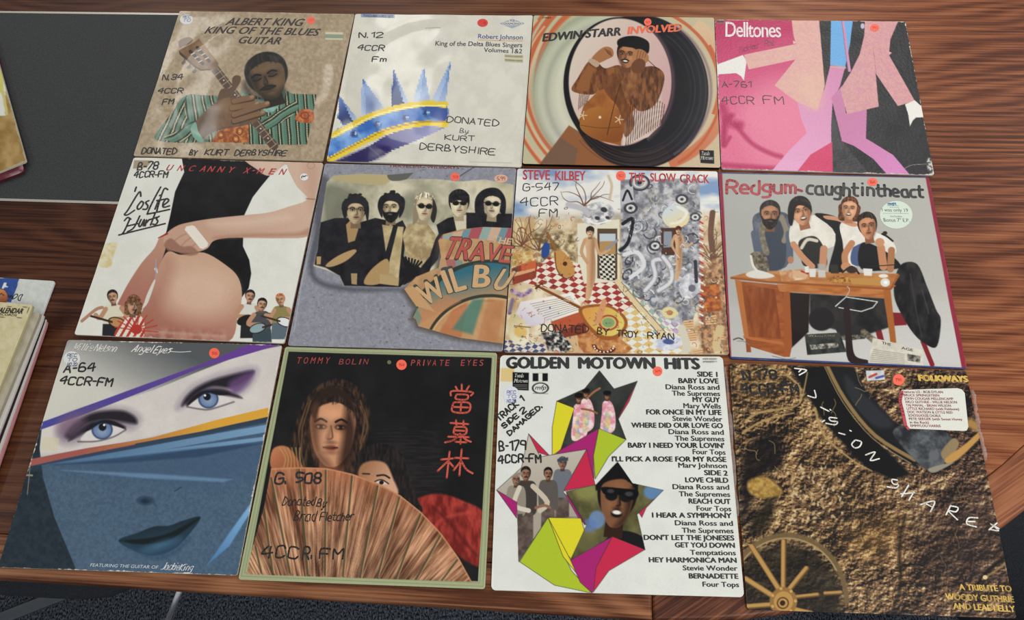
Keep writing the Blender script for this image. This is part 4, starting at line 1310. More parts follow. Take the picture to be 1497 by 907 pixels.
    A.ring(470, 850, 44, 26, 12, '#5a241c', 10, 3, 1, 0, 180)
    for k in range(9):
        t = math.pi * k / 8
        A.E(470 + 44 * math.cos(t), 850 + 26 * math.sin(t), 4, 4, '#ece0c8')
    A.E(855, 580, 48, 58, mott('#a9aab2', '#e4e3e6', 20, 3), 20, 4); A.L([(880, 470), (885, 560)], 16, '#33343c', 3, sm=0); A.E(865, 590, 16, 16, '#6b6c78')
    A.E(765, 700, 36, 26, '#d9cf9a', 10, 5); A.E(765, 700, 14, 12, '#b9805a')
    A.S([(700, 830), (770, 800), (830, 820), (800, 860), (720, 865)], mott('#b9bfd6', '#e2e2e6', 20, 3), 5); A.E(760, 830, 26, 12, '#4a5a8a', 5, 4)
    for x, y in ((830, 740), (930, 720), (870, 870), (845, 790), (965, 790)):
        for q in range(4):
            A.L([(x, y + q * 10), (x + 40, y - 6 + q * 11)], 9, '#d9b184', 3); A.L([(x, y + 5 + q * 10), (x + 40, y - 1 + q * 11)], 2, '#7d5a3c', 2)
    A.L([(820, 770), (840, 840), (830, 890)], 34, '#cfcab8', 6); A.L([(990, 770), (975, 850), (1000, 900)], 36, '#cdb68a', 6)
    # fine pen work all over
    for k in range(420):
        x, y = rs.uniform(40, 1050), rs.uniform(230, 880)
        if 360 < x < 540 and 300 < y < 660:
            continue
        grey = 545 < x < 900 and y < 640 + (x - 700) * .3
        c = rs.choice(['#2c2c34', '#e6e4e0', '#5a5c68', '#9a9ca6'] if grey else ['#5a3a28', '#efe4c8', '#8d6238', '#3f4a6a', '#b8503c', '#6d6a3c'])
        r = rs.uniform(4, 13)
        if k % 3:
            A.ring(x, y, r, r * rs.uniform(.5, 1), rs.uniform(1.6, 3), c, rs.uniform(0, 180), 1.6, .8, rs.uniform(0, 360), rs.uniform(0, 360))
        else:
            a = rs.uniform(0, 3.14)
            A.L([(x, y), (x + r * 2 * math.cos(a), y + r * 2 * math.sin(a))], rs.uniform(1.6, 3), c, 1.6, .8, sm=0)
    for k in range(90):
        x, y = rs.choice([rs.uniform(40, 350), rs.uniform(905, 1040)]), rs.uniform(380, 880)
        A.E(x, y, rs.uniform(2, 6), rs.uniform(2, 6), rs.choice(['#6d3a2c', '#3f5a7a', '#e8dcc0', '#8d6a3c', '#4a3428', '#c46a4a']), 0, 3, .8)

def print_office(A):
    A.fill(lg('#a9a9a4', '#b7b5ae', (100, 100), (900, 800)))
    A.P('60,600 1030,560 1100,880 60,840', lg('#b9b7b2', '#c9c8c6', (500, 600), (560, 850)), 60, .8)
    rd, bl = '#8d2c3e', '#34406e'
    A.P('20,20 46,35 86,840 60,860', rd); A.P('912,40 935,45 1105,890 1072,878', rd)
    A.P('20,20 940,40 940,60 20,40', bl); A.P('70,824 1100,872 1100,895 70,850', bl)
    jean, blk = mott('#4a505c', '#6b7280', 20, 3), '#1c1b1e'
    # four people leaning on a desk
    A.S([(175, 240), (205, 208), (290, 205), (330, 225), (342, 300), (345, 400), (330, 425), (300, 450), (190, 455), (185, 330)], jean)
    A.S([(225, 250), (290, 245), (320, 300), (310, 440), (230, 440)], '#3d4450', 8)
    A.L([(230, 235), (215, 300), (235, 380)], 26, mott('#6d6456', '#8a8272', 10, 4), 5); A.L([(300, 230), (320, 290), (310, 330)], 22, '#8a8070', 5)
    A.L([(185, 300), (200, 380), (215, 420)], 34, '#566070', 4); A.L([(330, 300), (335, 380), (335, 410)], 28, '#566070', 4)
    A.E(338, 412, 13, 16, '#b07a5a')
    face(A, 250, 218, 42, 54, '#a87858', '#1f1a18', 0, 'beard mous', '#6e4a36', .2)
    A.S([(340, 260), (400, 225), (500, 225), (530, 280), (525, 350), (470, 360), (440, 320), (370, 345), (335, 335)], mott('#d6d0c4', '#e4dfd4', 30, 5))
    A.S([(375, 330), (440, 310), (480, 360), (490, 440), (400, 440), (380, 390)], '#2c2a2a', 4)
    A.L([(385, 360), (410, 325), (450, 330)], 14, '#cfc6b4', 4); A.L([(350, 345), (385, 395), (430, 440)], 26, '#c08a68', 3); A.L([(480, 365), (475, 440)], 32, '#bd8866', 3)
    A.S([(440, 215), (540, 230), (560, 300), (560, 470), (500, 460), (530, 300)], blk, 3)
    face(A, 383, 205, 46, 58, '#c8926e', '#1d1917', -14, 'smile', '#8a5a40', .3)
    A.S([(330, 250), (328, 185), (360, 160), (410, 168), (430, 205), (400, 182), (362, 186), (346, 262)], '#1d1917', 4)
    A.S([(550, 260), (600, 225), (640, 240), (660, 300), (650, 420), (580, 430), (560, 330)], mott('#d9d4c9', '#e5e0d6', 30, 6))
    A.S([(480, 222), (530, 225), (600, 245), (630, 262), (600, 268), (540, 245), (490, 236)], '#c4906e', 3)
    face(A, 590, 192, 36, 46, '#d09c78', '#5a3524', 4, 'smile', '#9a6a4c', -.2, .25)
    A.S([(610, 350), (680, 350), (690, 430), (600, 430)], '#4a5a80', 4)
    A.S([(600, 310), (650, 280), (720, 300), (780, 340), (785, 385), (720, 370), (700, 330), (640, 340), (590, 360)], mott('#dcd7cd', '#e6e2da', 30, 7))
    A.L([(600, 340), (570, 390), (575, 440)], 28, '#b8805c', 3); A.E(575, 440, 22, 18, '#c08a66')
    A.S([(640, 340), (720, 360), (800, 420), (790, 450), (640, 450)], blk, 4); A.L([(735, 440), (725, 360)], 34, '#bb845f', 3); A.L([(770, 370), (765, 450)], 30, '#a8744f', 3)
    face(A, 668, 268, 40, 54, '#bd8662', '#2a211c', -8, '', '#7d5038', .1)
    A.E(720, 335, 20, 18, '#c48e6a'); A.L([(730, 300), (750, 310), (775, 330)], 8, '#26221f'); A.E(742, 296, 10, 8, '#26221f')
    A.E(558, 280, 5, 5, '#e8e4dc')
    # coat on a chair, stool
    A.P('680,640 830,640 835,690 685,700', '#7a2228', 3)
    for a, b, w in (((700, 660), (725, 760), 26), ((905, 760), (945, 858), 20), ((690, 640), (830, 645), 14)):
        A.L([a, b], w, '#7d2229', 3, sm=0)
    A.P('420,555 740,575 760,700 640,740 420,680', mott('#1e1d20', '#33312f', 40, 5), 8)
    A.S([(790, 470), (820, 425), (880, 430), (920, 520), (960, 620), (982, 670), (965, 780), (915, 770), (860, 720), (810, 640), (780, 560)], mott('#1a191b', '#302e2f', 24, 6, 3, sy=2), 4)
    A.L([(850, 470), (870, 600), (900, 740)], 4, '#3d3b3c', 5); A.L([(900, 540), (930, 640)], 4, '#454344', 5)
    # desk
    wd_, wl = mott('#8d4a26', '#a35c32', 40, 4, 3, sy=.3), mott('#a5602f', '#bd7a48', 60, 5, 3, sy=.2)
    A.P('300,548 420,556 415,720 330,800 300,620', '#231c1b', 4)
    A.P('104,500 300,520 335,822 310,826 160,780 150,806 140,690', wd_); A.P('125,520 270,536 300,750 160,738', mott('#7d3f22', '#96532e', 60, 6, 3, sx=.3))
    A.P('135,735 305,762 312,775 140,748', '#b26a3c'); A.P('305,540 335,545 345,780 335,826 312,826', '#9a552c')
    A.P('145,745 165,750 170,806 150,806', '#8f4c28'); A.P('100,495 128,500 160,745 140,740', '#b06c3c')
    A.P('280,515 790,520 745,560 770,577 290,545', wl); A.P('735,540 765,530 790,765 765,770', '#a2602f', 3)
    A.P('85,482 180,458 800,470 765,532 240,505 110,494', mott('#a86a3c', '#bf8450', 60, 7, 3, sy=.25)); A.L([(85, 488), (240, 506), (765, 536), (800, 478)], 9, '#94552c', sm=0)
    # things on the desk
    A.S([(165, 390), (200, 375), (235, 400), (245, 455), (210, 470), (175, 430)], mott('#4b4438', '#8d8474', 12, 5), 4); A.L([(168, 395), (180, 440), (210, 472)], 10, '#d8d4ca')
    A.S([(150, 468), (200, 455), (270, 480), (220, 492), (160, 485)], '#d6d2c8', 4)
    A.P('290,458 408,450 420,494 300,502', mott('#d8c8a8', '#b4784c', 26, 5, 3), 3); A.P('350,460 405,454 412,485 362,490', '#cfa884', 3); A.L([(385, 460), (412, 470)], 8, '#a03a30', sm=0)
    A.P('398,440 415,438 417,465 400,466', '#dcd8d0'); A.P('417,450 446,450 445,485 420,485', '#d6d6d2'); A.P('453,428 485,430 488,488 456,488', '#a8aaa8', 3, .8); A.P('456,455 486,457 487,486 457,486', '#cfccc0', 3, .7)
    A.P('505,432 540,432 545,470 510,470', '#33302c', 3); A.L([(560, 465), (600, 440), (630, 470)], 8, '#26221f'); A.E(600, 455, 24, 14, '#3a2c26', 0, 4)
    A.P('648,448 688,450 685,480 652,478', '#dcd9d2', 3); A.L([(670, 440), (790, 432)], 4, '#2a2826', sm=0)
    A.S([(500, 490), (560, 480), (620, 500), (560, 512), (505, 506)], mott('#7a4a24', '#c9944e', 10, 5), 4); A.P('590,490 740,490 730,522 600,515', '#b8894a', 3)
    A.E(735, 480, 20, 8, '#e0dcd4'); A.E(743, 508, 20, 18, '#d9d6d0', 0, 3); A.E(745, 508, 9, 8, '#efeeea')
    # below the desk
    A.E(470, 665, 55, 50, '#232022', 0, 6); A.L([(530, 610), (575, 570), (710, 590), (690, 615), (640, 632), (545, 615)], 4, '#cfcfcc', sm=0); A.L([(575, 570), (590, 540), (580, 525)], 3, '#b9b9b4')
    A.S([(530, 690), (580, 670), (640, 740), (560, 752)], '#2b2a2c', 4); A.L([(540, 745), (650, 740)], 20, mott('#2a2a2a', '#7a7468', 8, 4), 4, sm=0); A.L([(650, 720), (700, 760)], 26, mott('#4a443a', '#8a7e6a', 9, 4), 6, sm=0)
    A.S([(565, 620), (590, 615), (600, 740), (615, 820), (670, 840), (660, 855), (585, 840), (570, 700)], '#2c2022', 3)
    A.P('398,730 548,722 578,805 410,818', mott('#26282a', '#3f4240', 20, 4)); A.P('402,732 548,726 552,744 404,750', '#3f3d38'); A.P('420,775 540,765 545,785 425,795', mott('#3a3a36', '#b4b0a2', 9, 4), 3)
    A.P('690,745 908,795 905,862 670,850', mott('#c6c0b2', '#d6d1c4', 16, 5))
    for k in range(7):
        A.L([(692 - k * 2, 795 + k * 8), (825, 815 + k * 7)], 3, '#8d887c', 2, .8, sm=0)
    A.P('838,812 896,822 892,850 838,842', mott('#3a3836', '#9a958a', 10, 5))
    A.L([(95, 752), (115, 745), (135, 752)], 6, '#55524c'); A.L([(110, 758), (140, 760), (165, 775)], 3, '#77736c'); A.L([(260, 822), (320, 835), (360, 830)], 3, '#77736c')

def print_eyes(A):
    bg = lg('#4b5258', '#c9c6bd', (520, 40), (430, 230))
    A.fill(bg)
    A.P('100,290 250,40 990,50 985,90 540,235 140,360', lg('#55595c', '#cfccc4', (560, 40), (440, 260)), 4)
    A.tint([(120, 340), (300, 200), (240, 120), (200, 140)], '#d3d3c4', 60, .7)
    A.P('130,358 540,215 860,85 990,60 985,140 960,285 400,410 90,480 135,400', mott('#cfc8c4', '#d8d2cd', 80, 4), 4)
    A.P('60,480 985,290 980,330 830,900 0,900', mott('#43596f', '#50687e', 9, 5, 4, rough=.8))
    A.P('90,345 145,355 138,420 150,520 190,660 268,850 260,900 -40,900 20,700', mott('#1d2a33', '#27353e', 14, 6, 4), 4)
    A.P('120,345 138,352 136,470 70,490', '#1f2b33', 4)
    A.P('90,482 700,352 980,285 975,320 700,378 400,440 150,478', lg('#2f3f52', '#2a3646', (100, 480), (950, 300)), 4)
    A.S([(100, 470), (300, 450), (700, 370), (960, 335), (950, 470), (700, 560), (300, 500)], '#425a76', 60, .6)
    for pts in ('190,472 940,335 935,362 420,452', '200,474 930,378 925,392 420,462'):
        A.P(pts, lg('#4f7294', '#7fa4c6', (200, 470), (930, 340)), 4, .9)
    A.P('190,478 700,420 930,400 700,450 430,470', '#2b4360', 8, .8)
    A.P('215,496 520,508 810,528 780,538 500,524', '#7ba2c8', 8, .55)
    A.P('720,830 810,700 890,590 875,640 800,760', lg('#8fc0ea', '#4a7cae', (890, 590), (720, 830)), 6, .9)
    A.P('92,460 300,420 480,392 470,408 300,440 92,484', '#a35a52'); A.P('300,425 540,380 760,320 945,275 940,308 700,362 480,402 300,440', lg('#a5604a', '#d9a23a', (320, 430), (720, 330)))
    A.P('135,332 330,262 520,192 700,128 860,60 985,52 960,62 700,140 500,222 300,300 133,358', lg('#4a4a98', '#6a3f92', (140, 345), (900, 70)))
    # two made-up eyes
    A.S([(200, 360), (240, 315), (320, 285), (430, 285), (485, 315), (450, 350), (330, 330), (280, 390), (220, 400)], '#6b5a6e', 44, .7)
    A.S([(228, 372), (262, 332), (330, 296), (420, 288), (468, 308), (478, 334), (440, 330), (380, 322), (320, 330), (285, 352), (250, 388)], '#242028', 14)
    A.S([(250, 385), (290, 345), (340, 325), (390, 335), (410, 352), (340, 345), (290, 372)], '#3d3442', 14, .8)
    A.S([(620, 280), (660, 220), (740, 175), (880, 140), (885, 175), (830, 230), (760, 205), (690, 240)], '#6b5a78', 40, .6)
    A.S([(634, 272), (650, 240), (690, 206), (760, 176), (880, 148), (862, 180), (806, 208), (740, 206), (690, 232), (655, 262)], '#242028', 14)
    A.S([(655, 262), (690, 228), (740, 210), (790, 215), (800, 232), (740, 222), (690, 250)], '#3d3442', 12, .8)
    for (cx, cy, w, rot, fl) in ((345, 345, 110, -6, 1), (735, 235, 105, -14, -1)):
        ca, sa = math.cos(math.radians(rot)), math.sin(math.radians(rot))
        T = lambda u, v: (cx + u * w * ca - v * w * sa, cy + u * w * sa + v * w * ca)
        f = fl
        A.S([T(-1.0 * f, .35), T(-.6 * f, .0), T(.0, -.2), T(.55 * f, -.1), T(.85 * f, .12), T(.2 * f, .0), T(-.45 * f, .12)], '#26222c', 10)
        A.S([T(-.62 * f, .36), T(-.3 * f, .05), T(.15 * f, -.12), T(.5 * f, -.02), T(.8 * f, .22), T(.3 * f, .36), T(-.2 * f, .42)], '#d9d4d2', 5)
        A.E(*T(.1 * f, .1), .31 * w, .29 * w, '#6a80a4', 0, 6); A.ring(*T(.1 * f, .1), .31 * w, .29 * w, 5, '#2f426c', 0, 5); A.E(*T(.1 * f, .16), .18 * w, .14 * w, '#8fa4c2', 0, 14, .7)
        A.E(*T(.12 * f, .02), .12 * w, .12 * w, '#14161e', 0, 4); A.E(*T(.18 * f, -.04), 4, 4, '#f0f0ee')
        A.S([T(-.62 * f, .1), T(-.3 * f, -.06), T(.15 * f, -.2), T(.55 * f, -.1), T(.85 * f, .16), T(.5 * f, .02), T(.1 * f, -.1), T(-.3 * f, .08)], '#1c1a22', 5)
        A.L([T(-.7 * f, .4), T(-.1, .45), T(.45 * f, .36), T(.85 * f, .18)], 4, '#4a4048', 6, .9)
    A.S([(205, 330), (260, 300), (300, 330), (250, 380), (210, 370)], '#7d6078', 36, .6)
    A.S([(800, 190), (880, 150), (870, 190), (820, 230)], '#6a4a7c', 20, .8)
    # nose and mouth
    A.E(508, 603, 24, 13, '#1d3042', 0, 14); A.L([(480, 600), (505, 592), (530, 606), (545, 620)], 5, '#2d4660', 8, .8)
    A.S([(415, 742), (480, 715), (540, 692), (590, 690), (640, 672), (700, 660), (660, 720), (610, 770), (545, 795), (480, 782)], lg('#1c2c36', '#2c4860', (540, 690), (560, 790)), 5)
    A.S([(415, 742), (500, 735), (590, 716), (700, 660), (600, 735), (500, 755)], '#111d20', 6); A.E(560, 758, 56, 13, '#4a7290', -18, 22, .7); A.L([(430, 748), (520, 800), (600, 788), (660, 735)], 10, '#2c4660', 16, .6)
    A.L([(610, 570), (635, 555)], 3, '#26384a', sm=0); A.L([(82, 512), (112, 514)], 6, '#8f8c7c', sm=0); A.L([(60, 560), (40, 640), (20, 700)], 6, '#a8a594', 3, .8); A.L([(105, 480), (95, 580)], 2.4, '#8d8a7c')
    A.P('150,380 208,385 200,430 142,425', '#d6cba8', 4, .6)

def print_fan(A):
    A.fill('#a0a881')
    A.P('188,50 922,72 878,884 25,848', '#8f976f', 3); A.P('184,46 926,68 882,890 20,852', '#a4ac86', 3, .85)
    for q in (8, 20):
        A.L([(183 + q, 44 + q), (925 - q, 66 + q), (882 - q, 886 - q), (22 + q, 850 - q), (183 + q, 44 + q)], 2.4, '#7d8562', 2, .8, sm=0)
    inn = [(196, 58), (905, 80), (856, 860), (52, 832)]
    A.P(inn, '#131113', 3)
    A.only(inn)
    A.P('200,60 900,80 860,860 60,830', mott('#100f11', '#1b191a', 80, 4), 4)
    A.P('480,330 720,330 740,560 560,560', mott('#151314', '#2a2526', 6, 5, 3, sx=8, sy=.8), 40, .7)
    # red cloth
    A.S([(640, 590), (670, 562), (730, 556), (800, 578), (880, 630), (880, 800), (800, 780), (720, 690)], mott('#6b1a16', '#a83a30', 22, 5, 3, sx=.8, sy=2), 8)
    A.L([(690, 690), (740, 640), (830, 620)], 10, '#c04a3e', 12, .6); A.L([(700, 600), (760, 660), (850, 770)], 10, '#4f110f', 12, .7)
    # long-haired person behind the fan
    hair = mott('#17110f', '#4a3526', 10, 7, 3, sx=.8, sy=3)
    A.S([(195, 470), (215, 330), (260, 220), (330, 160), (400, 160), (460, 210), (482, 290), (470, 360), (450, 420), (430, 480), (300, 480)], hair, 8)
    face(A, 350, 330, 90, 130, '#c58e6a', '#241812', 2, '', '#6a4230', -.3)
    A.S([(275, 260), (300, 210), (350, 180), (410, 215), (425, 290), (410, 240), (360, 212), (310, 235), (290, 300)], '#2a1d16', 10)
    for pts in ([(268, 230), (240, 320), (235, 400), (245, 460)], [(255, 240), (225, 340), (235, 420), (215, 460)], [(440, 230), (465, 320), (440, 400), (450, 460)], [(440, 250), (455, 300), (440, 380)]):
        A.L(pts, 16, hair, 6); A.L([(x + 6, y) for x, y in pts], 4, '#7a583c', 4, .7)
    A.tint([(400, 240), (432, 330), (414, 430), (372, 466), (384, 360)], '#2a1711', 30, .85)
    A.tint([(300, 300), (330, 270), (350, 330), (330, 420), (300, 390)], '#d8a482', 40, .35)
    A.tint([(275, 260), (300, 240), (292, 320), (300, 400), (278, 360)], '#6a4230', 22, .6)
    A.S([(140, 400), (190, 390), (230, 440), (240, 470), (140, 470)], lg('#c07a52', '#8a4a30', (150, 400), (220, 470)), 6)
    for k in range(6):
        A.L([(165 + k * 14, 395), (185 + k * 10, 430), (178 + k * 13, 465)], 5, '#b9935c', 4, .7)
    # second person, half hidden
    A.S([(430, 450), (450, 400), (510, 380), (570, 395), (610, 450), (640, 560), (660, 620), (560, 620), (440, 520)], mott('#120f10', '#2b2322', 8, 6, 3, sx=.8, sy=3), 6)
    A.S([(440, 500), (450, 455), (490, 440), (535, 450), (560, 500), (575, 560), (480, 560)], lg('#a0704f', '#d0a284', (460, 470), (550, 520)), 8)
    A.L([(505, 492), (530, 490), (548, 500)], 6, '#1b1413', 4); A.E(520, 516, 20, 7, '#d8cabc', 8, 3); A.E(520, 516, 8, 7, '#16110f'); A.L([(498, 512), (520, 506), (545, 520)], 4, '#16110f', 3)
    A.L([(455, 485), (478, 486)], 5, '#2a1c18', 4)
    # pleated paper fan
    fan = [(70, 740), (110, 600), (135, 465), (230, 462), (330, 466), (420, 486), (510, 520), (585, 560), (660, 620), (730, 695), (790, 780), (835, 862), (48, 836)]
    A.only()
    A.only(fan)
    cx, cy = 300.0, 1250.0
    def pleat(x, y):
        th = np.arctan2(x - cx, cy - y)
        r = np.hypot(x - cx, cy - y)
        n = vnoise(th * 1500, r * .12, 16, 3, 4, .7)
        s_ = vnoise(th * 700, r * .3, 30, 5, 3)
        t = np.clip((.6 * n + .4 * s_ - .3) * 2.4, 0, 1)[:, None]
        c = hx('#623822') * (1 - t) + hx('#dda07a') * t
        w = np.clip((r - 480) / 300, 0, 1)[:, None]
        c = c * w + (c * .7 + hx('#c4ae90') * t * .35) * (1 - w)
        top = np.clip((r - 700) / 60, 0, 1)[:, None]
        return c * (1 - top * .5) + hx('#b8714e') * top * .5
    ii = np.nonzero(A.clip > 0)[0]
    A.put(ii, np.ones(ii.size), pleat)
    for a, b in (((135, 500), (200, 830)), ((232, 465), (262, 836)), ((326, 470), (322, 838)), ((418, 486), (385, 842)), ((508, 522), (445, 845)), ((584, 562), (505, 848)), ((658, 622), (570, 852)), ((728, 696), (640, 855)), ((110, 610), (140, 832)), ((785, 785), (730, 858)), ((80, 740), (100, 830))):
        A.L([(a[0] + 5, a[1]), (b[0] + 5, b[1])], 4, '#d0a070', 3, .7, sm=0); A.L([a, b], 7, '#4f4a34', 3, .9, sm=0)
    A.L([(135, 468), (230, 464), (330, 468), (420, 488), (510, 522), (585, 562), (660, 622), (730, 697), (790, 782), (835, 862)], 9, '#c98d62', 5, .8)
    A.only()

def star(cx, cy, R, r, rot):
    return [(cx + (R if k % 2 == 0 else r) * math.sin(math.radians(rot + 36 * k)), cy - (R if k % 2 == 0 else r) * math.cos(math.radians(rot + 36 * k))) for k in range(10)]

def print_stars(A):
    A.fill(mott('#d6d8d2', '#dcded8', 60, 3))
    yel, lim, mag, crim, pur = '#d8cf2c', '#a9bd2e', '#a3246e', '#c02a4a', '#7a2468'
    ln = '#3a3230'
    def facet(pts, c, w=2.2):
        A.P(pts, c, 2.2); P = [tuple(map(float, q.split(','))) for q in pts.split()] if isinstance(pts, str) else pts
        A.L(list(P) + [P[0]], w, ln, 1.6, .8, sm=0)
    # the first star
    facet('248,208 310,232 262,378 232,398 232,300', yel)
    facet('262,376 395,303 375,400 378,478 350,376 240,398', mag)
    facet('395,303 490,342 430,400 382,480 376,400', lim)
    facet('529,138 460,195 462,272 500,210', crim)
    s1 = [(397, 101), (448, 165), (529, 138), (462, 268), (490, 342), (395, 303), (262, 378), (310, 232), (248, 208), (345, 165)]
    facet(s1, mott('#2b2e2c', '#3c403c', 50, 3))
    A.only(s1)
    for (x, y, k, f) in ((325, 200, 15, -1), (350, 182, 14, 1), (424, 190, 14, 1)):
        A.S([(x - 1.0 * k, y + 1.5 * k), (x + .9 * k, y + 1.4 * k), (x + 2.0 * k, y + 4.5 * k), (x + 1.7 * k, y + 8.6 * k), (x - 1.6 * k, y + 9.6 * k), (x - 1.3 * k, y + 4 * k)], mott('#d98a9a', '#e8d8d4', 14, int(x), 3), 3)
        A.S([(x - .4 * k, y + 4 * k), (x + .9 * k, y + 5 * k), (x + .3 * k, y + 9 * k), (x - .9 * k, y + 9 * k)], mott('#7fa0c4', '#e0c46a', 9, int(x) + 1, 3), 5, .7)
        face(A, x, y, .75 * k, .95 * k, '#8d5c40', '#131113', 0, 'smile', '#4a2c20')
        A.E(x, y - k * .8, k * 1.0, k * .6, '#131113')
    A.L([(352, 200), (375, 178), (398, 163)], 7, '#9a6848'); A.L([(335, 235), (365, 240), (388, 250)], 7, '#8d5c40')
    A.only()
    # the second star
    facet('150,322 225,400 175,385', crim); facet('38,518 110,560 108,616', mag); facet('352,376 382,500 272,522', crim); facet('272,528 365,600 350,640 322,614', mag)
    s2 = [(150, 322), (190, 402), (352, 376), (270, 522), (322, 612), (218, 614), (115, 768), (110, 560), (38, 518), (125, 440)]
    A.P(s2, lg('#c3bcae', '#a59c8e', (150, 330), (200, 600)), 2.2); A.L(s2 + [s2[0]], 2.2, ln, 1.6, .8, sm=0)
    A.only(s2)
    for (x, y, k, c, hr) in ((268, 425, 23, '#6a6f78', '#4d525c'), (218, 462, 23, '#5a5450', '#16130f'), (140, 462, 26, '#3f3a36', '#16130f'), (106, 482, 23, '#8f8678', '#9a9484')):
        A.S([(x - 1.2 * k, y + 1.2 * k), (x, y + .9 * k), (x + 1.3 * k, y + 1.3 * k), (x + 1.5 * k, y + 4 * k), (x + 1.1 * k, y + 5.5 * k), (x - 1.1 * k, y + 5.5 * k), (x - 1.5 * k, y + 3.5 * k)], c, 3)
        A.P([(x - k, y + 5.2 * k), (x + k, y + 5.2 * k), (x + 1.0 * k, y + 11 * k), (x - 1.2 * k, y + 12 * k)], mott('#4a3f3a', '#6a5c54', 20, 4), 4)
        face(A, x, y, .65 * k, .9 * k, '#8a6450', hr, 0, 'mous', '#4a3228', .3)
    A.L([(118, 510), (100, 570), (150, 590)], 16, '#cfc6b6'); A.L([(165, 505), (215, 560), (190, 590)], 18, '#c4b8a4'); A.L([(175, 580), (205, 572), (225, 580)], 10, '#8a6450')
    A.P('85,462 128,455 128,466 85,472', '#8d8676', 3); A.P('250,410 288,404 288,416 250,420', '#3f444e', 3)
    A.only()
    # the third star
    facet('218,614 332,620 345,660 300,745 120,768 180,680', lim); facet('332,616 345,660 300,760 280,740 218,614', yel); facet('118,768 218,614 260,720 300,800 372,878 240,850', lim); facet('218,614 296,762 345,840 372,878 270,750', yel)
    facet('296,762 442,680 400,760 372,878 330,840', mag); facet('442,680 556,726 430,800 376,874 385,790', crim); facet('296,762 345,660 442,680', pur); facet('618,520 530,590 545,614 560,580', crim); facet('282,530 366,598 345,640', pur)
    s3 = star(446, 590, 175, 84, -2)
    s3[0] = (460, 420); s3[2] = (620, 519); s3[4] = (556, 726); s3[6] = (297, 762); s3[8] = (280, 524); s3[5] = (442, 680); s3[1] = (512, 495); s3[3] = (528, 604); s3[9] = (385, 500); s3[7] = (352, 640)
    A.P(s3, mott('#4b4a2c', '#77724a', 60, 4), 2.2); A.L(s3 + [s3[0]], 2.2, ln, 1.6, .8, sm=0)
    A.only(s3)
    A.E(585, 525, 34, 26, '#5c84b4', 0, 8, .9); A.E(350, 520, 40, 30, '#8a8a4c', 0, 20, .7)
    A.S([(400, 760), (420, 690), (480, 660), (560, 690), (600, 770)], '#17161a', 4)
    face(A, 458, 545, 66, 104, '#7a5238', '#121012', 6, 'smile glasses', '#2c1c14', .3)
    A.S([(385, 520), (392, 455), (440, 425), (500, 440), (528, 490), (520, 505), (480, 480), (420, 490)], '#141214', 5)
    A.S([(406, 508), (470, 512), (530, 520), (526, 548), (500, 552), (470, 535), (440, 540), (412, 530)], '#0f0e10', 3)
    A.E(500, 532, 14, 8, '#3c3a40', 0, 5); A.E(436, 522, 12, 7, '#3c3a40', 0, 5)
    A.E(388, 622, 28, 32, '#6f8fc8', 0, 8, .75); A.E(362, 642, 24, 24, '#5a78b4', 0, 10, .7); A.E(350, 700, 40, 34, '#6a6840', 0, 16, .7)
    A.only()
    # maker's boxes
    A.P('50,92 100,92 100,140 50,138', '#d9c084'); A.P('94,106 151,108 150,170 94,168', '#161518')
    A.P('164,110 217,110 217,138 164,138', '#161518'); A.P('184,110 198,110 198,138 184,138', '#dcdcd4')
    A.ring(191, 162, 27, 18, 4, '#2a292c')
    for k in range(3):
        A.L([(100, 150 + k * 6), (145, 151 + k * 6)], 2, '#9a988e', 1.6, .8, sm=0)
    for k in range(2):
        A.L([(760, 60 + k * 9), (806, 60 + k * 9)], 4, '#8d8d88', 2, .8, sm=0)
    A.L([(165, 180), (217, 182)], 2, '#6d6d68', sm=0)
    A.L([(25, 868), (26, 600), (55, 50)], 3, '#eeeeea', 3, .6, sm=0)

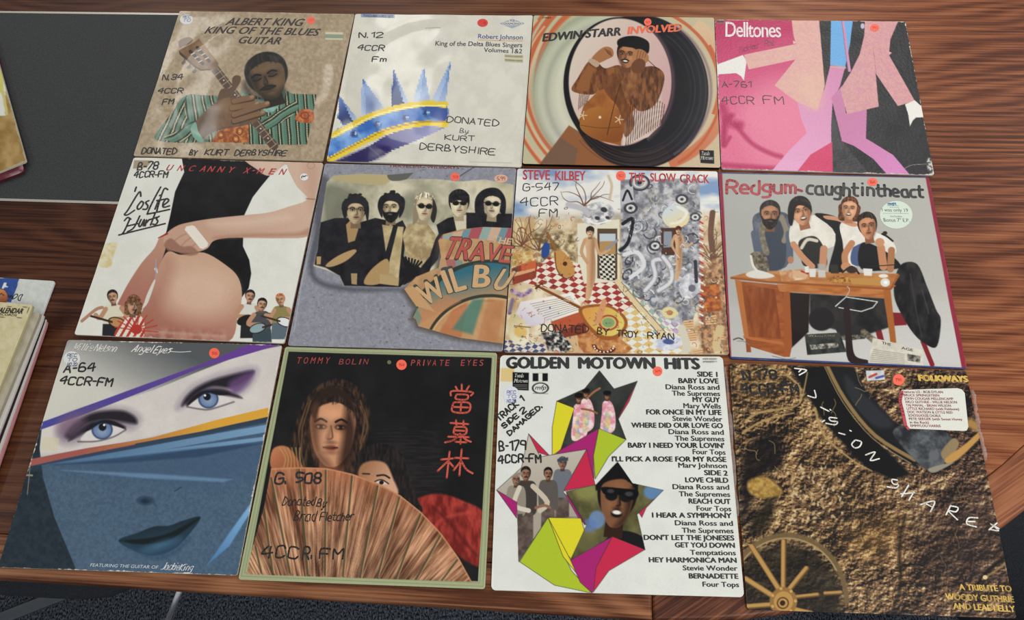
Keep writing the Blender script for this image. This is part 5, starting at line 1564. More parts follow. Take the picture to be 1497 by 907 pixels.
def print_soil(A):
    def soil(x, y):
        def h(x, y):
            return vnoise(x / 1.25, y, 34, 33, 5, .68)
        h0 = h(x, y)
        rel = h0 - h(x + 3.5, y + 4.5)
        big = vnoise(x, y, 150, 3, 3)
        fine = vnoise(x, y, 7, 9, 3, .8)
        t = np.clip(.40 + rel * 4.2 + (h0 - .5) * .9 + (big - .5) * .9 + (fine - .5) * .55, 0, 1.3)[:, None]
        right = np.clip((x - 380) / 420, 0, 1)[:, None]
        c0, c1 = hx('#171515'), hx('#6a5039') * (1 - right) + hx('#584238') * right
        c2, c3 = hx('#ae8c5c') * (1 - right) + hx('#8a6a4c') * right, hx('#d8c298')
        c = np.where(t < .5, c0 + (c1 - c0) * t / .5, np.where(t < .9, c1 + (c2 - c1) * (t - .5) / .4, c2 + (c3 - c2) * (t - .9) / .4))
        return c
    A.fill(soil)
    A.tint([(230, 380), (420, 360), (480, 520), (380, 620), (240, 560)], '#7d5f42', 120, .12)
    A.tint([(430, 600), (600, 560), (560, 700), (420, 680)], '#a67a3c', 90, .3)
    A.tint([(620, 560), (900, 500), (960, 760), (700, 760)], '#3a2d2a', 130, .35)
    A.tint([(20, 100), (120, 60), (200, 90), (120, 200)], '#8a6c3a', 70, .3)
    # black bent hoop and tools
    A.S([(70, 330), (150, 280), (190, 330), (180, 400), (120, 430), (60, 600), (50, 420)], '#141214', 36, .85)
    A.S([(90, 560), (170, 480), (140, 600), (90, 620)], '#15130f', 30, .8)
    A.P('215,60 345,58 430,230 620,420 560,440 470,400 330,250', '#141416', 12)
    A.P('345,55 430,60 470,140 560,240 610,270 660,370 640,400 560,350 450,250 380,150', '#1b1c20', 8)
    A.S([(400, 90), (460, 150), (560, 250), (500, 260), (420, 180)], '#2f3136', 16, .8)
    A.L([(340, 55), (400, 170), (500, 290), (632, 372)], 12, '#8a7048', 4); A.L([(352, 55), (412, 165), (512, 282), (640, 366)], 3, '#1a1818', 3); A.L([(330, 55), (392, 178), (492, 300), (620, 384)], 3, '#c4a872', 3, .7)
    A.S([(560, 280), (640, 250), (740, 280), (760, 330), (720, 400), (690, 412), (640, 380)], mott('#26282c', '#5f6468', 30, 5), 6)
    A.S([(720, 350), (760, 300), (780, 320), (745, 375)], '#8d7a5a', 5); A.S([(735, 368), (800, 320), (858, 270), (862, 285), (800, 350), (750, 385)], '#b98d4e', 5); A.S([(680, 400), (760, 380), (740, 395), (695, 415)], '#8f8878', 4)
    A.L([(820, 250), (858, 270)], 30, '#a07c48', 14)
    # roots and straw
    rs = np.random.RandomState(5)
    for p in ([(70, 240), (110, 215), (170, 205), (240, 190), (260, 150), (275, 80)], [(210, 90), (250, 130), (250, 180)], [(60, 280), (130, 240), (230, 215)], [(300, 200), (330, 290), (420, 370), (490, 410)]):
        A.L(p, 9, '#a98d5a', 4, .9, taper=4)
    for k in range(60):
        x, y = rs.uniform(20, 960), rs.uniform(60, 880)
        a = rs.uniform(0, 6.28)
        p = [(x, y)]
        for q in range(3):
            a += rs.uniform(-.8, .8)
            p.append((p[-1][0] + rs.uniform(8, 24) * math.cos(a), p[-1][1] + rs.uniform(8, 24) * math.sin(a)))
        A.L(p, 2.4, '#b59a68' if x < 480 else '#8a7050', 2, .6)
    for k in range(150):
        x, y = rs.uniform(210, 400), rs.uniform(380, 580)
        A.E(x, y, rs.uniform(3, 9), rs.uniform(2, 5), rs.choice(['#c4aa80', '#9a7c54', '#d6c29a', '#6a5038']), rs.uniform(0, 180), 3, .85)
    A.S([(80, 440), (140, 430), (190, 480), (130, 500), (80, 480)], mott('#8a6a34', '#b99650', 12, 5), 10)
    A.L([(560, 880), (585, 780), (580, 660), (600, 560)], 10, '#15120f', 12, .8); A.L([(840, 790), (880, 740), (945, 690)], 12, '#120f0e', 8, .9); A.L([(860, 770), (920, 730), (950, 700)], 7, '#9a7c50', 5, .8); A.E(868, 764, 8, 7, '#d9c090')
    # cart wheel
    A.E(200, 850, 190, 200, '#151310', 0, 30, .75)
    A.ring(205, 850, 200, 225, 18, '#6d5a3c', 0, 6, .95, 180, 360); A.ring(205, 850, 192, 216, 5, '#b09468', 0, 3, .8, 190, 330)
    for a, b, w in (((178, 800), (90, 662), 20), ((195, 795), (196, 645), 18), ((215, 805), (272, 735), 18), ((235, 830), (310, 822), 14), ((335, 818), (388, 815), 14), ((165, 830), (70, 770), 20), ((165, 855), (75, 862), 18), ((225, 870), (290, 885), 18)):
        A.L([a, b], w, '#5f4626', 3, sm=0); A.L([(a[0] - 2, a[1] - 2), (b[0] - 2, b[1] - 2)], w - 6, '#b98f52', 5, .95, sm=0)
    A.E(195, 845, 46, 48, '#8d6a3a', 0, 5); A.E(195, 845, 32, 34, '#b58a4c', 0, 4); A.ring(193, 850, 18, 18, 5, '#5a4022'); A.E(192, 850, 9, 9, '#2a1d12')
    for k in range(7):
        t = k * .9
        A.E(195 + 40 * math.cos(t), 843 + 42 * math.sin(t), 5, 5, '#c79a58')
    A.P('470,74 530,72 534,104 474,108', mott('#b9bcc2', '#d6d4d2', 12, 4)); A.L([(482, 95), (505, 85)], 8, '#b5483c', sm=0); A.L([(505, 98), (528, 92)], 8, '#4a5a9c', sm=0)

# ------------------------------------------------------------------ the twelve sleeves on the table
NB, NM, NF = 330, 370, 430                    # fineness of the print, back to front row
PW = '#e9e8e2'

tan = Sleeve('record_sleeve', [(262.7, 16), (518.5, 20.2), (472, 235.8), (194.5, 228)], (180, 0, 3.6286), NB, .0034,
             'glossy tan record sleeve with a drawn man in green striped suit holding guitar neck', print_tan, .34, coat=.22, crough=.1, wave=.0012, bulge=.0014, seed=2, worn=.25, edge='#a8987c')
tan.text([('ALBERT KING', (540, 135), (945, 138), 38, '#241e1b', .026, .32), ('KING OF THE BLUES', (430, 180), (1030, 190), 37, '#241e1b', .026, .32), ('GUITAR', (606, 233), (832, 237), 36, '#241e1b', .026, .32)])
tan.strokes([('N.34', (207, 422), (312, 425), 28, PENBLACK, 6.5), ('4CCR', (185, 495), (315, 498), 25, PENBLACK, 6.5), ('FM', (210, 554), (266, 555), 26, PENBLACK, 6.5),
             ('DONATED', (98, 815), (278, 819), 30, PENBLACK, 6.5), ('BY', (350, 822), (386, 825), 27, PENBLACK, 6.5), ('KURT', (430, 822), (550, 824), 28, PENBLACK, 6.5, .2), ('DERBYSHIRE', (590, 824), (862, 826), 27, PENBLACK, 6.5, .2)])
tan.dot(337, 105, 35, '#dedcd8', 'round_sticker', 'REC|TO', '#6a7fa8', 27)['label'] = 'white round paper sticker'
tan.dot(996, 107, 21, ORANGE, num='177', ry=20)
tan.patch([(1073, 170), (1168, 172), (1166, 184), (1072, 182)], '#c9c4a4', 'shop_sticker'); tan.patch([(1072, 184), (1168, 186), (1167, 201), (1072, 199)], '#7f9484', 'shop_sticker'); tan.patch([(1072, 201), (1166, 203), (1165, 214), (1072, 212)], '#c2bd9c', 'shop_sticker')

crown = Sleeve('record_sleeve', [(519.5, 20.7), (779.2, 22.6), (762.5, 244.4), (477, 235.6)], (460, 0, 3.6286), NB, .0034,
               'cream record sleeve with blue spiked crown banded in yellow at lower left', print_crown, .34, coat=.25, crough=.1, wave=.0014, bulge=.0018, seed=9, worn=.3, edge='#cfccbe')
crown.text([('Robert Johnson', (866, 207), (1103, 211), 24, '#4a5c98', 0.012), ('King of the Delta Blues Singers', (640, 246), (1101, 252), 24, '#33384a', 0.012), ('Volumes 1&2', (897, 281), (1100, 284), 23, '#33384a', 0.012),
            ('TWO-RECORD SET', (256, 93), (416, 95), 13, '#3f4c6c', .01), ('DIAMOND', (1003, 131), (1093, 132), 11, '#6479a0', .01), ('THE', (1034, 115), (1062, 115), 9, '#6479a0', .01)])
crown.strokes([('N.12', (235, 200), (360, 200), 27, PENBLACK, 6.5), ('4CCR', (230, 267), (367, 275), 27, PENBLACK, 6.5), ('Fm', (308, 330), (378, 331), 24, PENBLACK, 6.5),
               ('DONATED', (703, 652), (972, 673), 30, '#2b2b30', 5.5), ('By', (770, 707), (815, 710), 22, '#55555a', 4), ('KURT', (690, 745), (845, 751), 25, '#3a3a40', 5), ('DERBYSHIRE', (560, 796), (955, 820), 31, '#26262b', 5.5)])
crown.dot(891, 121, 28, '#d8302a', num='178', ry=21)

rings = Sleeve('record_sleeve', [(780, 22.4), (1044, 25.8), (1053.4, 245.5), (763.7, 239.8)], (750, 0, 3.4886), NB, .0058,
               'record sleeve with dancing man in fringed brown jacket inside orange and black rings', print_rings, .4, wave=.0005, seed=4, worn=.15, edge='#16151a', skirt='#141318')
rings.text([('EDWIN STARR', (148, 212), (551, 181), 40, '#131215', .05, .22), ('INVOLVED', (582, 176), (860, 159), 37, '#e2653c', .05, .22), ('STEREO', (150, 95), (194, 94), 8, '#3a3a34', .01), ('Tamla', (958, 792), (1002, 793), 20, '#e6e4de', .015, .2), ('Motown', (958, 815), (1018, 817), 19, '#e6e4de', .015, .2)])
rings.dot(687, 113, 19, ORANGE, num='169')

pink = Sleeve('record_sleeve', [(1044.6, 28.5), (1323.8, 31.5), (1366, 256.3), (1054.6, 247)], (1030, 0, 3.4886), NB, .0032,
              'worn pink and black record sleeve with paper-cut legs and white gloves', print_pink, .42, spec=.3, bump=.3, bscale=240, wave=.0005, seed=6, worn=1.0, edge='#d6cfca')
pink.text([('Delltones', (106, 188), (390, 192), 76, '#ecdfe2', .012, .06, .9)])
pink.strokes([('Tickled', (172, 268), (268, 246), 26, '#8a2c50', 3, .5), ('Pink', (304, 240), (354, 232), 28, '#8a2c50', 3, .5), ('A-761', (90, 443), (238, 446), 27, '#4a2f38', 5), ('4CCR', (92, 528), (250, 530), 36, '#4a2f38', 5), ('FM', (300, 529), (402, 530), 36, '#4a2f38', 5)])
pink.dot(868, 142, 23, ORANGE, num='191', ry=19)

white = Sleeve('record_sleeve', [(195.3, 230.2), (472.8, 238.2), (415.6, 502.5), (108.3, 489.6)], (100, 215, 3.0231), NM, .0034,
               'white record sleeve with a woman in black swimsuit, bandaged hand and four tiny players', print_white, .42, wave=.0007, seed=12, worn=.5, edge='#d6d3c8')
white.o['label'] = 'white record sleeve showing a hip in black swimsuit and a bandaged hand'
_x = 0
_lt = []
for ch, x in zip('UNCANNYXMEN', (428, 478, 527, 578, 612, 655, 700, 770, 830, 882, 928)):
    _lt.append((ch, (x, 104 + (x - 428) * .036), (x + 24, 105 + (x - 428) * .036), 26, '#b4302c', .02, .3))
_lt.append(('-', (808, 113), (820, 113), 26, '#b4302c', .02, .3))
white.text(_lt)
white.strokes([([[(300, 178), (294, 196)]], 0, 0, 0, '#221518', 8), ([[(320, 218), (312, 200), (262, 280), (248, 298), (262, 300), (292, 280)], [(322, 240), (305, 262), (308, 276), (322, 268), (332, 248), (322, 240)], [(356, 238), (342, 246), (352, 262), (345, 276), (330, 276)],
                 [(408, 178), (380, 230), (352, 290), (360, 296), (448, 278)], [(398, 240), (384, 276)], [(404, 216), (406, 214)], [(440, 190), (424, 186), (404, 240), (392, 284)], [(392, 238), (428, 232)], [(418, 262), (444, 240), (434, 230), (420, 250), (422, 268), (448, 262)]], 0, 0, 0, '#221518', 8),
               ([[(272, 318), (244, 380), (224, 390)], [(248, 326), (262, 312), (276, 320)], [(316, 306), (290, 358), (262, 376)], [(264, 350), (306, 340)], [(322, 322), (312, 346), (320, 352), (336, 322), (332, 350)], [(346, 324), (340, 350)], [(346, 336), (358, 322)], [(384, 296), (364, 346)], [(362, 322), (392, 312)], [(402, 308), (390, 318), (396, 330), (386, 344), (374, 342)], [(244, 386), (330, 364), (428, 340)]], 0, 0, 0, '#221518', 8),
               ('B-78', (306, 101), (394, 98), 31, PENBLACK, 6.5), ('4CCR-FM', (290, 135), (436, 133), 25, PENBLACK, 5.9)])
white.dot(1042, 133, 18, '#e2e0dc', 'round_sticker', ry=16)['label'] = 'small white round sticker'

_o = [c for c in white.o.children if c.name.startswith('round_sticker')][0]
white.strokes([([[(1030, 134), (1034, 128), (1042, 130), (1048, 127), (1056, 128)], [(1031, 139), (1033, 132)], [(1038, 133), (1047, 131)]], 0, 0, 0, '#55585e', 3.5)], 'sticker_writing', .0004, parent=_o)

torn = Sleeve('record_sleeve', [(475, 239), (755, 246.2), (735.3, 514), (420.2, 505.6)], (410, 220, 3.0243), NM, .0034,
              'grey record sleeve with torn photo of five dark-haired men and a curved badge', print_torn, .36, wave=.0006, seed=14, worn=.25, edge='#8d8d94')
torn.text([('TRAVELING WILBURYS', (478, 74), (790, 82), 11, '#a03a3a', .01), ('THE', (932, 408), (1016, 420), 30, '#c9b48a', .02, .1),
           ('T', (708, 480), (765, 484), 100, '#3a2a22', .05, .25), ('R', (766, 484), (832, 490), 98, '#3a2a22', .05, .2), ('A', (826, 490), (905, 496), 90, '#3a2a22', .05, .1), ('V', (898, 492), (962, 500), 84, '#3a2a22', .05, .1), ('E', (960, 498), (1016, 504), 82, '#3a2a22', .05, .1)], 'lettering_shadow', .0002)
torn.text([(c, (p[0] - 5, p[1] + 3), (q[0] + 5, q[1] + 3), h + 12, '#2f3a38', .03, sl) for c, p, q, h, sl in (('W', (640, 690), (740, 636), 104, 0), ('I', (742, 634), (764, 626), 108, 0), ('L', (772, 628), (826, 612), 108, 0), ('B', (848, 606), (926, 606), 96, .05), ('U', (932, 609), (988, 622), 96, .25))], 'lettering_shadow', .0002)
torn.text([('T', (713, 474), (764, 478), 92, '#b5493c', .02, .25), ('R', (772, 478), (828, 484), 90, '#b5493c', .02, .2), ('A', (832, 484), (900, 490), 80, '#b5493c', .02, .1), ('V', (903, 488), (958, 494), 76, '#b5493c', .02, .1), ('E', (965, 494), (1014, 498), 74, '#b5493c', .02, .1),
           ('W', (640, 690), (740, 636), 104, '#c9a272', .03, 0), ('I', (742, 634), (764, 626), 108, '#c9a272', .03, 0), ('L', (772, 628), (826, 612), 108, '#c9a272', .03, 0), ('B', (848, 606), (926, 606), 96, '#c9a272', .03, .05), ('U', (932, 609), (988, 622), 96, '#c9a272', .03, .25)])
torn.dot(772, 117, 21, ORANGE, num='153', ry=18)
torn.dot(975, 125, 30, '#d8a890', 'round_sticker', '5.99', '#b4685a', 18)['label'] = 'faded peach price sticker'

dream = Sleeve('record_sleeve', [(756.2, 246.6), (1049, 250.6), (1066, 519), (736.6, 515.2)], (730, 230, 3.0735), NM, .0034,
               'busy painted record sleeve with chequered floor, lutes and two small bare figures', print_dream, .34, wave=.0006, seed=15, worn=.2, edge='#b8a890')
dream.text([('STEVE', (105, 100), (228, 101), 42, '#b8323c', .03, -.02), ('KILBEY', (250, 103), (388, 104), 40, '#b8323c', .03, 0), ('THE', (583, 110), (655, 111), 40, '#b8323c', .03, 0), ('SLOW', (678, 108), (795, 110), 36, '#b8323c', .03, 0), ('CRACK', (812, 114), (944, 116), 36, '#b8323c', .03, 0)])
dream.strokes([('G-547', (108, 150), (268, 146), 32, '#1c1c1f', 4.5), ('4CCR', (98, 220), (262, 216), 36, '#1c1c1f', 4.5), ('FM', (180, 266), (258, 268), 32, '#1c1c1f', 4.5),
               ('DONATED', (190, 782), (398, 790), 30, '#15151a', 5), ('BY', (440, 796), (490, 800), 28, '#15151a', 5), ('TROY', (528, 806), (622, 810), 26, '#15151a', 5), ('RYAN', (668, 814), (782, 820), 26, '#15151a', 5)])
dream.dot(546, 84, 22, ORANGE, num='157')

office = Sleeve('record_sleeve', [(1049.8, 252), (1357.8, 258.8), (1414, 540.2), (1067.3, 524.9)], (1040, 240, 2.9263), NM, .0036,
                'grey record sleeve with maroon and blue border, four people behind a wooden desk', print_office, .36, wave=.0006, seed=16, worn=.2, edge='#3a4068')
office.strokes([('Redgum', (66, 124), (358, 126), 52, '#a8323e', 13, .12), ([[(372, 112), (385, 116)]], 0, 0, 0, '#a8323e', 14), ('caught', (408, 128), (626, 138), 52, '#1a1a1e', 12.5, .12), ('in', (646, 134), (694, 136), 50, '#1a1a1e', 12.5, .1), ('the', (708, 136), (800, 138), 46, '#1a1a1e', 12.5, .1), ('act', (816, 140), (905, 142), 46, '#1a1a1e', 12.5, .1)], 'lettering', .00025, 3, .15)
_o = office.dot(790, 218, 70, '#cfdccd', 'round_sticker', ry=60)
_o['label'] = 'pale green round sticker'
office.text([('I was only 19', (730, 204), (842, 205), 14, '#2f3c3a', 0), ('includes', (765, 228), (815, 229), 8, '#5a6a62', 0), ('Bonus 7" E.P.', (737, 248), (848, 249), 15, '#2f3c3a', 0)], 'sticker_print', .0004, parent=_o)
office.strokes([('caught', (755, 174), (790, 174), 9, '#2f7ab0', 3), ([[(752, 179), (800, 179)]], 0, 0, 0, '#2f7ab0', 2)], 'sticker_writing', .0004, parent=_o)
office.strokes([([[(x, y), (x + 5, y + .3)] for x in range(734, 842, 8)], 0, 0, 0, '#7c8c84', 2) for y in (212,)] + [([[(x, 186), (x + 5, 186)] for x in range(764, 804, 8)], 0, 0, 0, '#7c8c84', 2)], 'sticker_print', .0004, parent=_o)
office.text([('SMOKERS PLEASE', (414, 741), (528, 740), 8, '#b5b09c', .01), ('THE', (728, 771), (766, 780), 11, '#3a3834', .01), ('AGE', (812, 792), (862, 803), 11, '#3a3834', .01)], 'small_print', .00022)
office.dot(689, 77, 22, ORANGE, num='164', ry=17)

eyes = Sleeve('record_sleeve', [(98.8, 497), (412.4, 504.3), (346.8, 842), (-3, 830)], (0, 480, 2.386), NF, .0034,
              'scuffed grey blue record sleeve with pale made-up eyes above a veiled face', print_eyes, .5, wave=.0006, seed=18, worn=1.0, edge='#cfcabc')
eyes.strokes([('Willie', (252, 76), (318, 79), 24, '#e2e0d8', 3.4, .4), ('Nelson', (326, 80), (400, 82), 24, '#e2e0d8', 3.4, .4), ('Angel', (458, 82), (524, 84), 25, '#e2e0d8', 3.4, .5), ('Eyes', (534, 86), (590, 87), 22, '#e2e0d8', 3.4, .5), ([[(596, 82), (628, 84), (666, 82)]], 0, 0, 0, '#d8d6d0', 2.4), ('Jackie', (562, 842), (620, 845), 24, '#dfe3e6', 2.6, .4), ('King', (624, 846), (668, 846), 22, '#dfe3e6', 2.6, .4)], 'lettering', .00025, 5, .2)
eyes.strokes([('A-64', (222, 153), (328, 152), 28, PENBLACK, 5.9), ('4CCR-FM', (210, 195), (388, 204), 26, PENBLACK, 5.9)])
eyes.text([('FEATURING THE GUITAR OF', (314, 832), (550, 840), 11, '#c8d0d6', 0, .1)], 'small_print')
eyes.dot(251, 107, 29, '#d9dad8', 'round_sticker', 'REC|TO|NO/20', '#7f8da8', 26)['label'] = 'white round paper sticker'
eyes.dot(748, 88, 18, ORANGE, num='155')

fan = Sleeve('record_sleeve', [(416.8, 507.2), (727, 516), (709.2, 862), (347.8, 848)], (340, 490, 2.3875), NF, .0040,
             'black record sleeve with pale green border, long-haired man behind a copper paper fan', print_fan, .3, coat=.3, crough=.1, wave=.0007, seed=20, worn=.1, edge='#aab28c')
_lt = [(c, (x, 100), (x + 15, 100.5), 22, '#a83a34', .0, .1) for c, x in zip('TOMMY', (222, 246, 271, 296, 321))] + [(c, (x, 103), (x + (5 if c == 'I' else 16), 103.5), 20, '#8d3430', .0, .1) for c, x in zip('BOLIN', (370, 392, 415, 440, 455))]
_lt += [(c, (x, 108), (x + (4 if c == 'I' else 13), 108), 21, '#a83a34', .0, .1) for c, x in zip('PRIVATEEYES', (622, 643, 664, 677, 697, 721, 742, 796, 817, 839, 861))]
fan.text(_lt)
fan.strokes([([[(800, 172), (800, 196)], [(778, 180), (786, 194)], [(826, 178), (816, 194)], [(762, 212), (768, 196), (836, 200), (832, 212)], [(782, 208), (780, 224), (816, 226), (820, 210), (782, 208)], [(772, 236), (768, 268), (822, 270), (826, 238), (772, 236)], [(798, 238), (796, 268)], [(770, 252), (824, 254)],
              [(760, 308), (824, 312)], [(780, 298), (782, 318)], [(806, 300), (806, 320)], [(776, 322), (774, 346), (812, 348), (814, 324), (776, 322)], [(776, 334), (812, 336)], [(752, 356), (826, 358)], [(794, 346), (772, 368), (742, 376)], [(800, 350), (814, 366), (832, 374)], [(796, 364), (796, 382)], [(778, 374), (816, 376)],
              [(728, 436), (772, 432)], [(758, 408), (748, 500)], [(754, 440), (716, 476)], [(756, 444), (772, 462)], [(776, 430), (824, 432)], [(800, 400), (792, 492)], [(798, 440), (772, 474)], [(798, 440), (816, 470), (838, 484)]], 0, 0, 0, '#c4503c', 6.5)], 'brush_lettering', .00025)
fan.strokes([('G.', (148, 518), (190, 519), 38, PENBLACK, 7.2), ('508', (222, 518), (306, 520), 34, PENBLACK, 7.2), ('Donated', (174, 594), (284, 596), 28, '#1a1614', 3.6, .2), ('By', (294, 598), (324, 600), 26, '#1a1614', 3.6, .2), ('Brad', (214, 648), (288, 648), 32, '#1a1614', 3.6, .2), ('Fletcher', (304, 650), (420, 648), 28, '#1a1614', 3.6, .2),
             ('4CC', (104, 776), (226, 782), 40, '#151214', 6), ('R.', (244, 780), (280, 782), 40, '#151214', 6), ('FM', (304, 780), (384, 782), 34, '#151214', 6)])
fan.dot(590, 105, 18, ORANGE, num='154'); fan.dot(547, 96, 7, '#5a6a3c', 'small_sticker')

stars = Sleeve('record_sleeve', [(731.2, 519.6), (1056.8, 521.4), (1088.4, 874), (717.7, 863.6)], (710, 500, 2.3872), NF, .0036,
               'white record sleeve with coloured star pictures beside a printed song list', print_stars, .33, wave=.0006, seed=22, worn=.7, edge='#d2d2ca', corner=.006)
_K = '#1a1a1b'
songs = [('SIDE 1', 738, 810, 121, 1), ('BABY LOVE', 673, 814, 144, 1), ('Diana Ross and', 628, 817, 166, 0), ('The Supremes', 650, 819, 188, 0), ('MY GUY', 722, 819, 210, 1), ('Mary Wells', 690, 822, 232, 0), ('FOR ONCE IN MY LIFE', 560, 824, 254, 1), ('Stevie Wonder', 652, 827, 277, 0), ('WHERE DID OUR LOVE GO', 508, 829, 300, 1),
         ('Diana Ross and', 638, 832, 323, 0), ('The Supremes', 660, 834, 346, 0), ("BABY I NEED YOUR LOVIN'", 496, 834, 370, 1), ('Four Tops', 722, 838, 393, 0), ("I'LL PICK A ROSE FOR MY ROSE", 440, 841, 418, 1), ('Marv Johnson', 672, 843, 440, 0), ('SIDE 2', 762, 846, 466, 1), ('LOVE CHILD', 696, 848, 491, 1), ('Diana Ross and', 652, 851, 515, 0), ('The Supremes', 674, 854, 540, 0),
         ('REACH OUT', 708, 856, 565, 1), ('Four Tops', 736, 858, 590, 0), ('I HEAR A SYMPHONY', 580, 860, 614, 1), ('Diana Ross and', 660, 864, 641, 0), ('The Supremes', 684, 866, 667, 0), ("DON'T LET THE JONESES", 551, 869, 692, 1), ('GET YOU DOWN', 660, 871, 718, 1), ('Temptations', 713, 874, 744, 0), ('HEY HARMONICA MAN', 569, 877, 770, 1), ('Stevie Wonder', 688, 880, 798, 0), ('BERNADETTE', 709, 883, 826, 1), ('Four Tops', 757, 885, 855, 0)]
stars.text([('GOLDEN', (70, 92), (292, 93), 38, _K, .07, 0), ('MOTOWN', (322, 93), (594, 94), 38, _K, .07, 0), ('HITS', (624, 94), (750, 95), 37, _K, .07, 0)], 'title_lettering')
stars.text([(t, (a, y), (b, y + 1.5), 17 if u else 17, _K, .052 if u else .03, 0) for t, a, b, y, u in songs] + [('Tamla', (99, 124), (132, 125), 13, '#e0e0d8', .02, .2), ('Motown', (99, 142), (146, 143), 13, '#e0e0d8', .02, .2), ('mfp', (172, 167), (210, 167), 15, '#1a1a1b', .01, .3), ('MFP 5237', (758, 63), (804, 63), 6, '#6d6d6a', 0), ('STEREO', (758, 73), (796, 73), 6, '#6d6d6a', 0)], 'song_list_lettering')
stars.strokes([('TRACK', (46, 276), (116, 222), 26, PENBLACK, 5.5), ('1', (130, 210), (136, 206), 24, PENBLACK, 5.5), ('SIDE', (64, 302), (116, 262), 20, PENBLACK, 5.5), ('2', (128, 252), (142, 242), 22, PENBLACK, 5.5), ('DAMAGED.', (84, 328), (200, 228), 20, PENBLACK, 5.5), ('B-179', (48, 382), (140, 378), 32, PENBLACK, 6.0), ('4CCR-FM', (46, 424), (192, 420), 26, PENBLACK, 6.0)])
stars.dot(90, 188, 28, '#d4d9e2', 'round_sticker', 'REC|TO|NO/20', '#8d96b4', 32)['label'] = 'pale round sticker'
stars.dot(600, 103, 17, ORANGE, num='149')

soil = Sleeve('record_sleeve', [(1065.8, 531.2), (1412.4, 542.2), (1486.5, 905), (1092, 892)], (1060, 510, 2.2838), NF, .0036,
              'brown record sleeve of dug earth with half-buried cart wheel and white scrawled letters', print_soil, .38, wave=.0006, seed=24, worn=.25, edge='#3a3028')
for _c in [(([(238, 62), (262, 74), (234, 80)], [(262, 74), (252, 82)], [(270, 62), (236, 74)]),), ]:
    pass
_S = '#e9e6df'
soil.strokes([([[(232, 66), (272, 72), (248, 88)], [(256, 68), (246, 78)]], 0, 0, 0, _S, 4.5), ([[(276, 158), (302, 164), (298, 140)]], 0, 0, 0, _S, 4.5), ([[(318, 196), (346, 210)], [(350, 204), (352, 206)]], 0, 0, 0, _S, 4.5), ([[(372, 233), (348, 231), (352, 242), (374, 245), (366, 255), (336, 250)], [(322, 246), (332, 240)]], 0, 0, 0, _S, 4.5),
              ([[(378, 282), (400, 288)], [(416, 274), (420, 276)]], 0, 0, 0, _S, 4.5), ([[(434, 306), (422, 320), (432, 332), (448, 328), (454, 312), (434, 306)]], 0, 0, 0, _S, 4.5), ([[(468, 356), (500, 346), (484, 374), (514, 368)]], 0, 0, 0, _S, 4.5),
              ([[(574, 440), (556, 438), (560, 452), (578, 456), (568, 466), (540, 462)]], 0, 0, 0, _S, 4.5), ([[(612, 456), (588, 496)], [(630, 478), (612, 508)], [(584, 486), (632, 482)]], 0, 0, 0, _S, 4.5), ([[(650, 522), (698, 510), (684, 546)], [(668, 518), (694, 532)]], 0, 0, 0, _S, 4.5),
              ([[(752, 524), (736, 556)], [(752, 526), (776, 532), (768, 546), (744, 542), (774, 572)]], 0, 0, 0, _S, 4.5), ([[(842, 566), (812, 566), (806, 586), (838, 596)], [(808, 578), (834, 578)]], 0, 0, 0, _S, 4.5), ([[(886, 586), (912, 608), (884, 604)], [(908, 582), (880, 606)], [(886, 586), (914, 602)]], 0, 0, 0, _S, 4.5)], 'title_lettering')
_Y = '#d8b04c'
soil.text([('FOLKWAYS', (646, 107), (814, 111), 19, _Y, .085, 0), ('A TRIBUTE TO', (782, 806), (958, 812), 19, _Y, .04, 0), ('WOODY GUTHRIE', (736, 838), (966, 848), 20, _Y, .04, 0), ('AND LEADBELLY', (762, 870), (970, 880), 20, _Y, .04, 0)])
soil.strokes([('N 178', (62, 102), (172, 100), 28, '#100e0d', 8), ('4CCR-FM', (58, 150), (244, 152), 30, '#100e0d', 8)])
soil.dot(579, 104, 19, ORANGE, num='194')
_o = soil.patch([(590, 138), (775, 132), (790, 136), (800, 148), (812, 262), (806, 274), (796, 275), (612, 268), (600, 256), (580, 170), (582, 150)], '#d9d9d0', 'list_sticker', .45)
_o['label'] = 'white rounded sticker with a list of names'
soil.strokes([([[(590, 146), (584, 176), (592, 210), (602, 258)]], 0, 0, 0, '#b5404c', 11), ([[(606, 262), (612, 270)]], 0, 0, 0, '#b5404c', 9)], 'sticker_border', .0004, parent=_o)
_t = ['Features U2 - BOB DYLAN', 'BRUCE SPRINGSTEEN', 'JOHN COUGAR MELLENCAMP', 'ARLO GUTHRIE - WILLIE NELSON', 'TAJ MAHAL - BRIAN WILSON', 'LITTLE RICHARD (with Fishbone)', 'DOC WATSON & LITTLE RED', 'SCHOOLHOUSE CHORUS', 'PETE SEEGER (with Sweet Honey', 'in the Rock)', 'EMMYLOU HARRIS']
_e = [728, 716, 763, 775, 755, 782, 760, 720, 793, 680, 720]
soil.text([(t, (593 + i * 2.6, 148 + i * 11.4), (e, 149 + i * 11.4), 8, '#a03842', .02, 0) for i, (t, e) in enumerate(zip(_t, _e))], 'sticker_print', .00045, parent=_o)

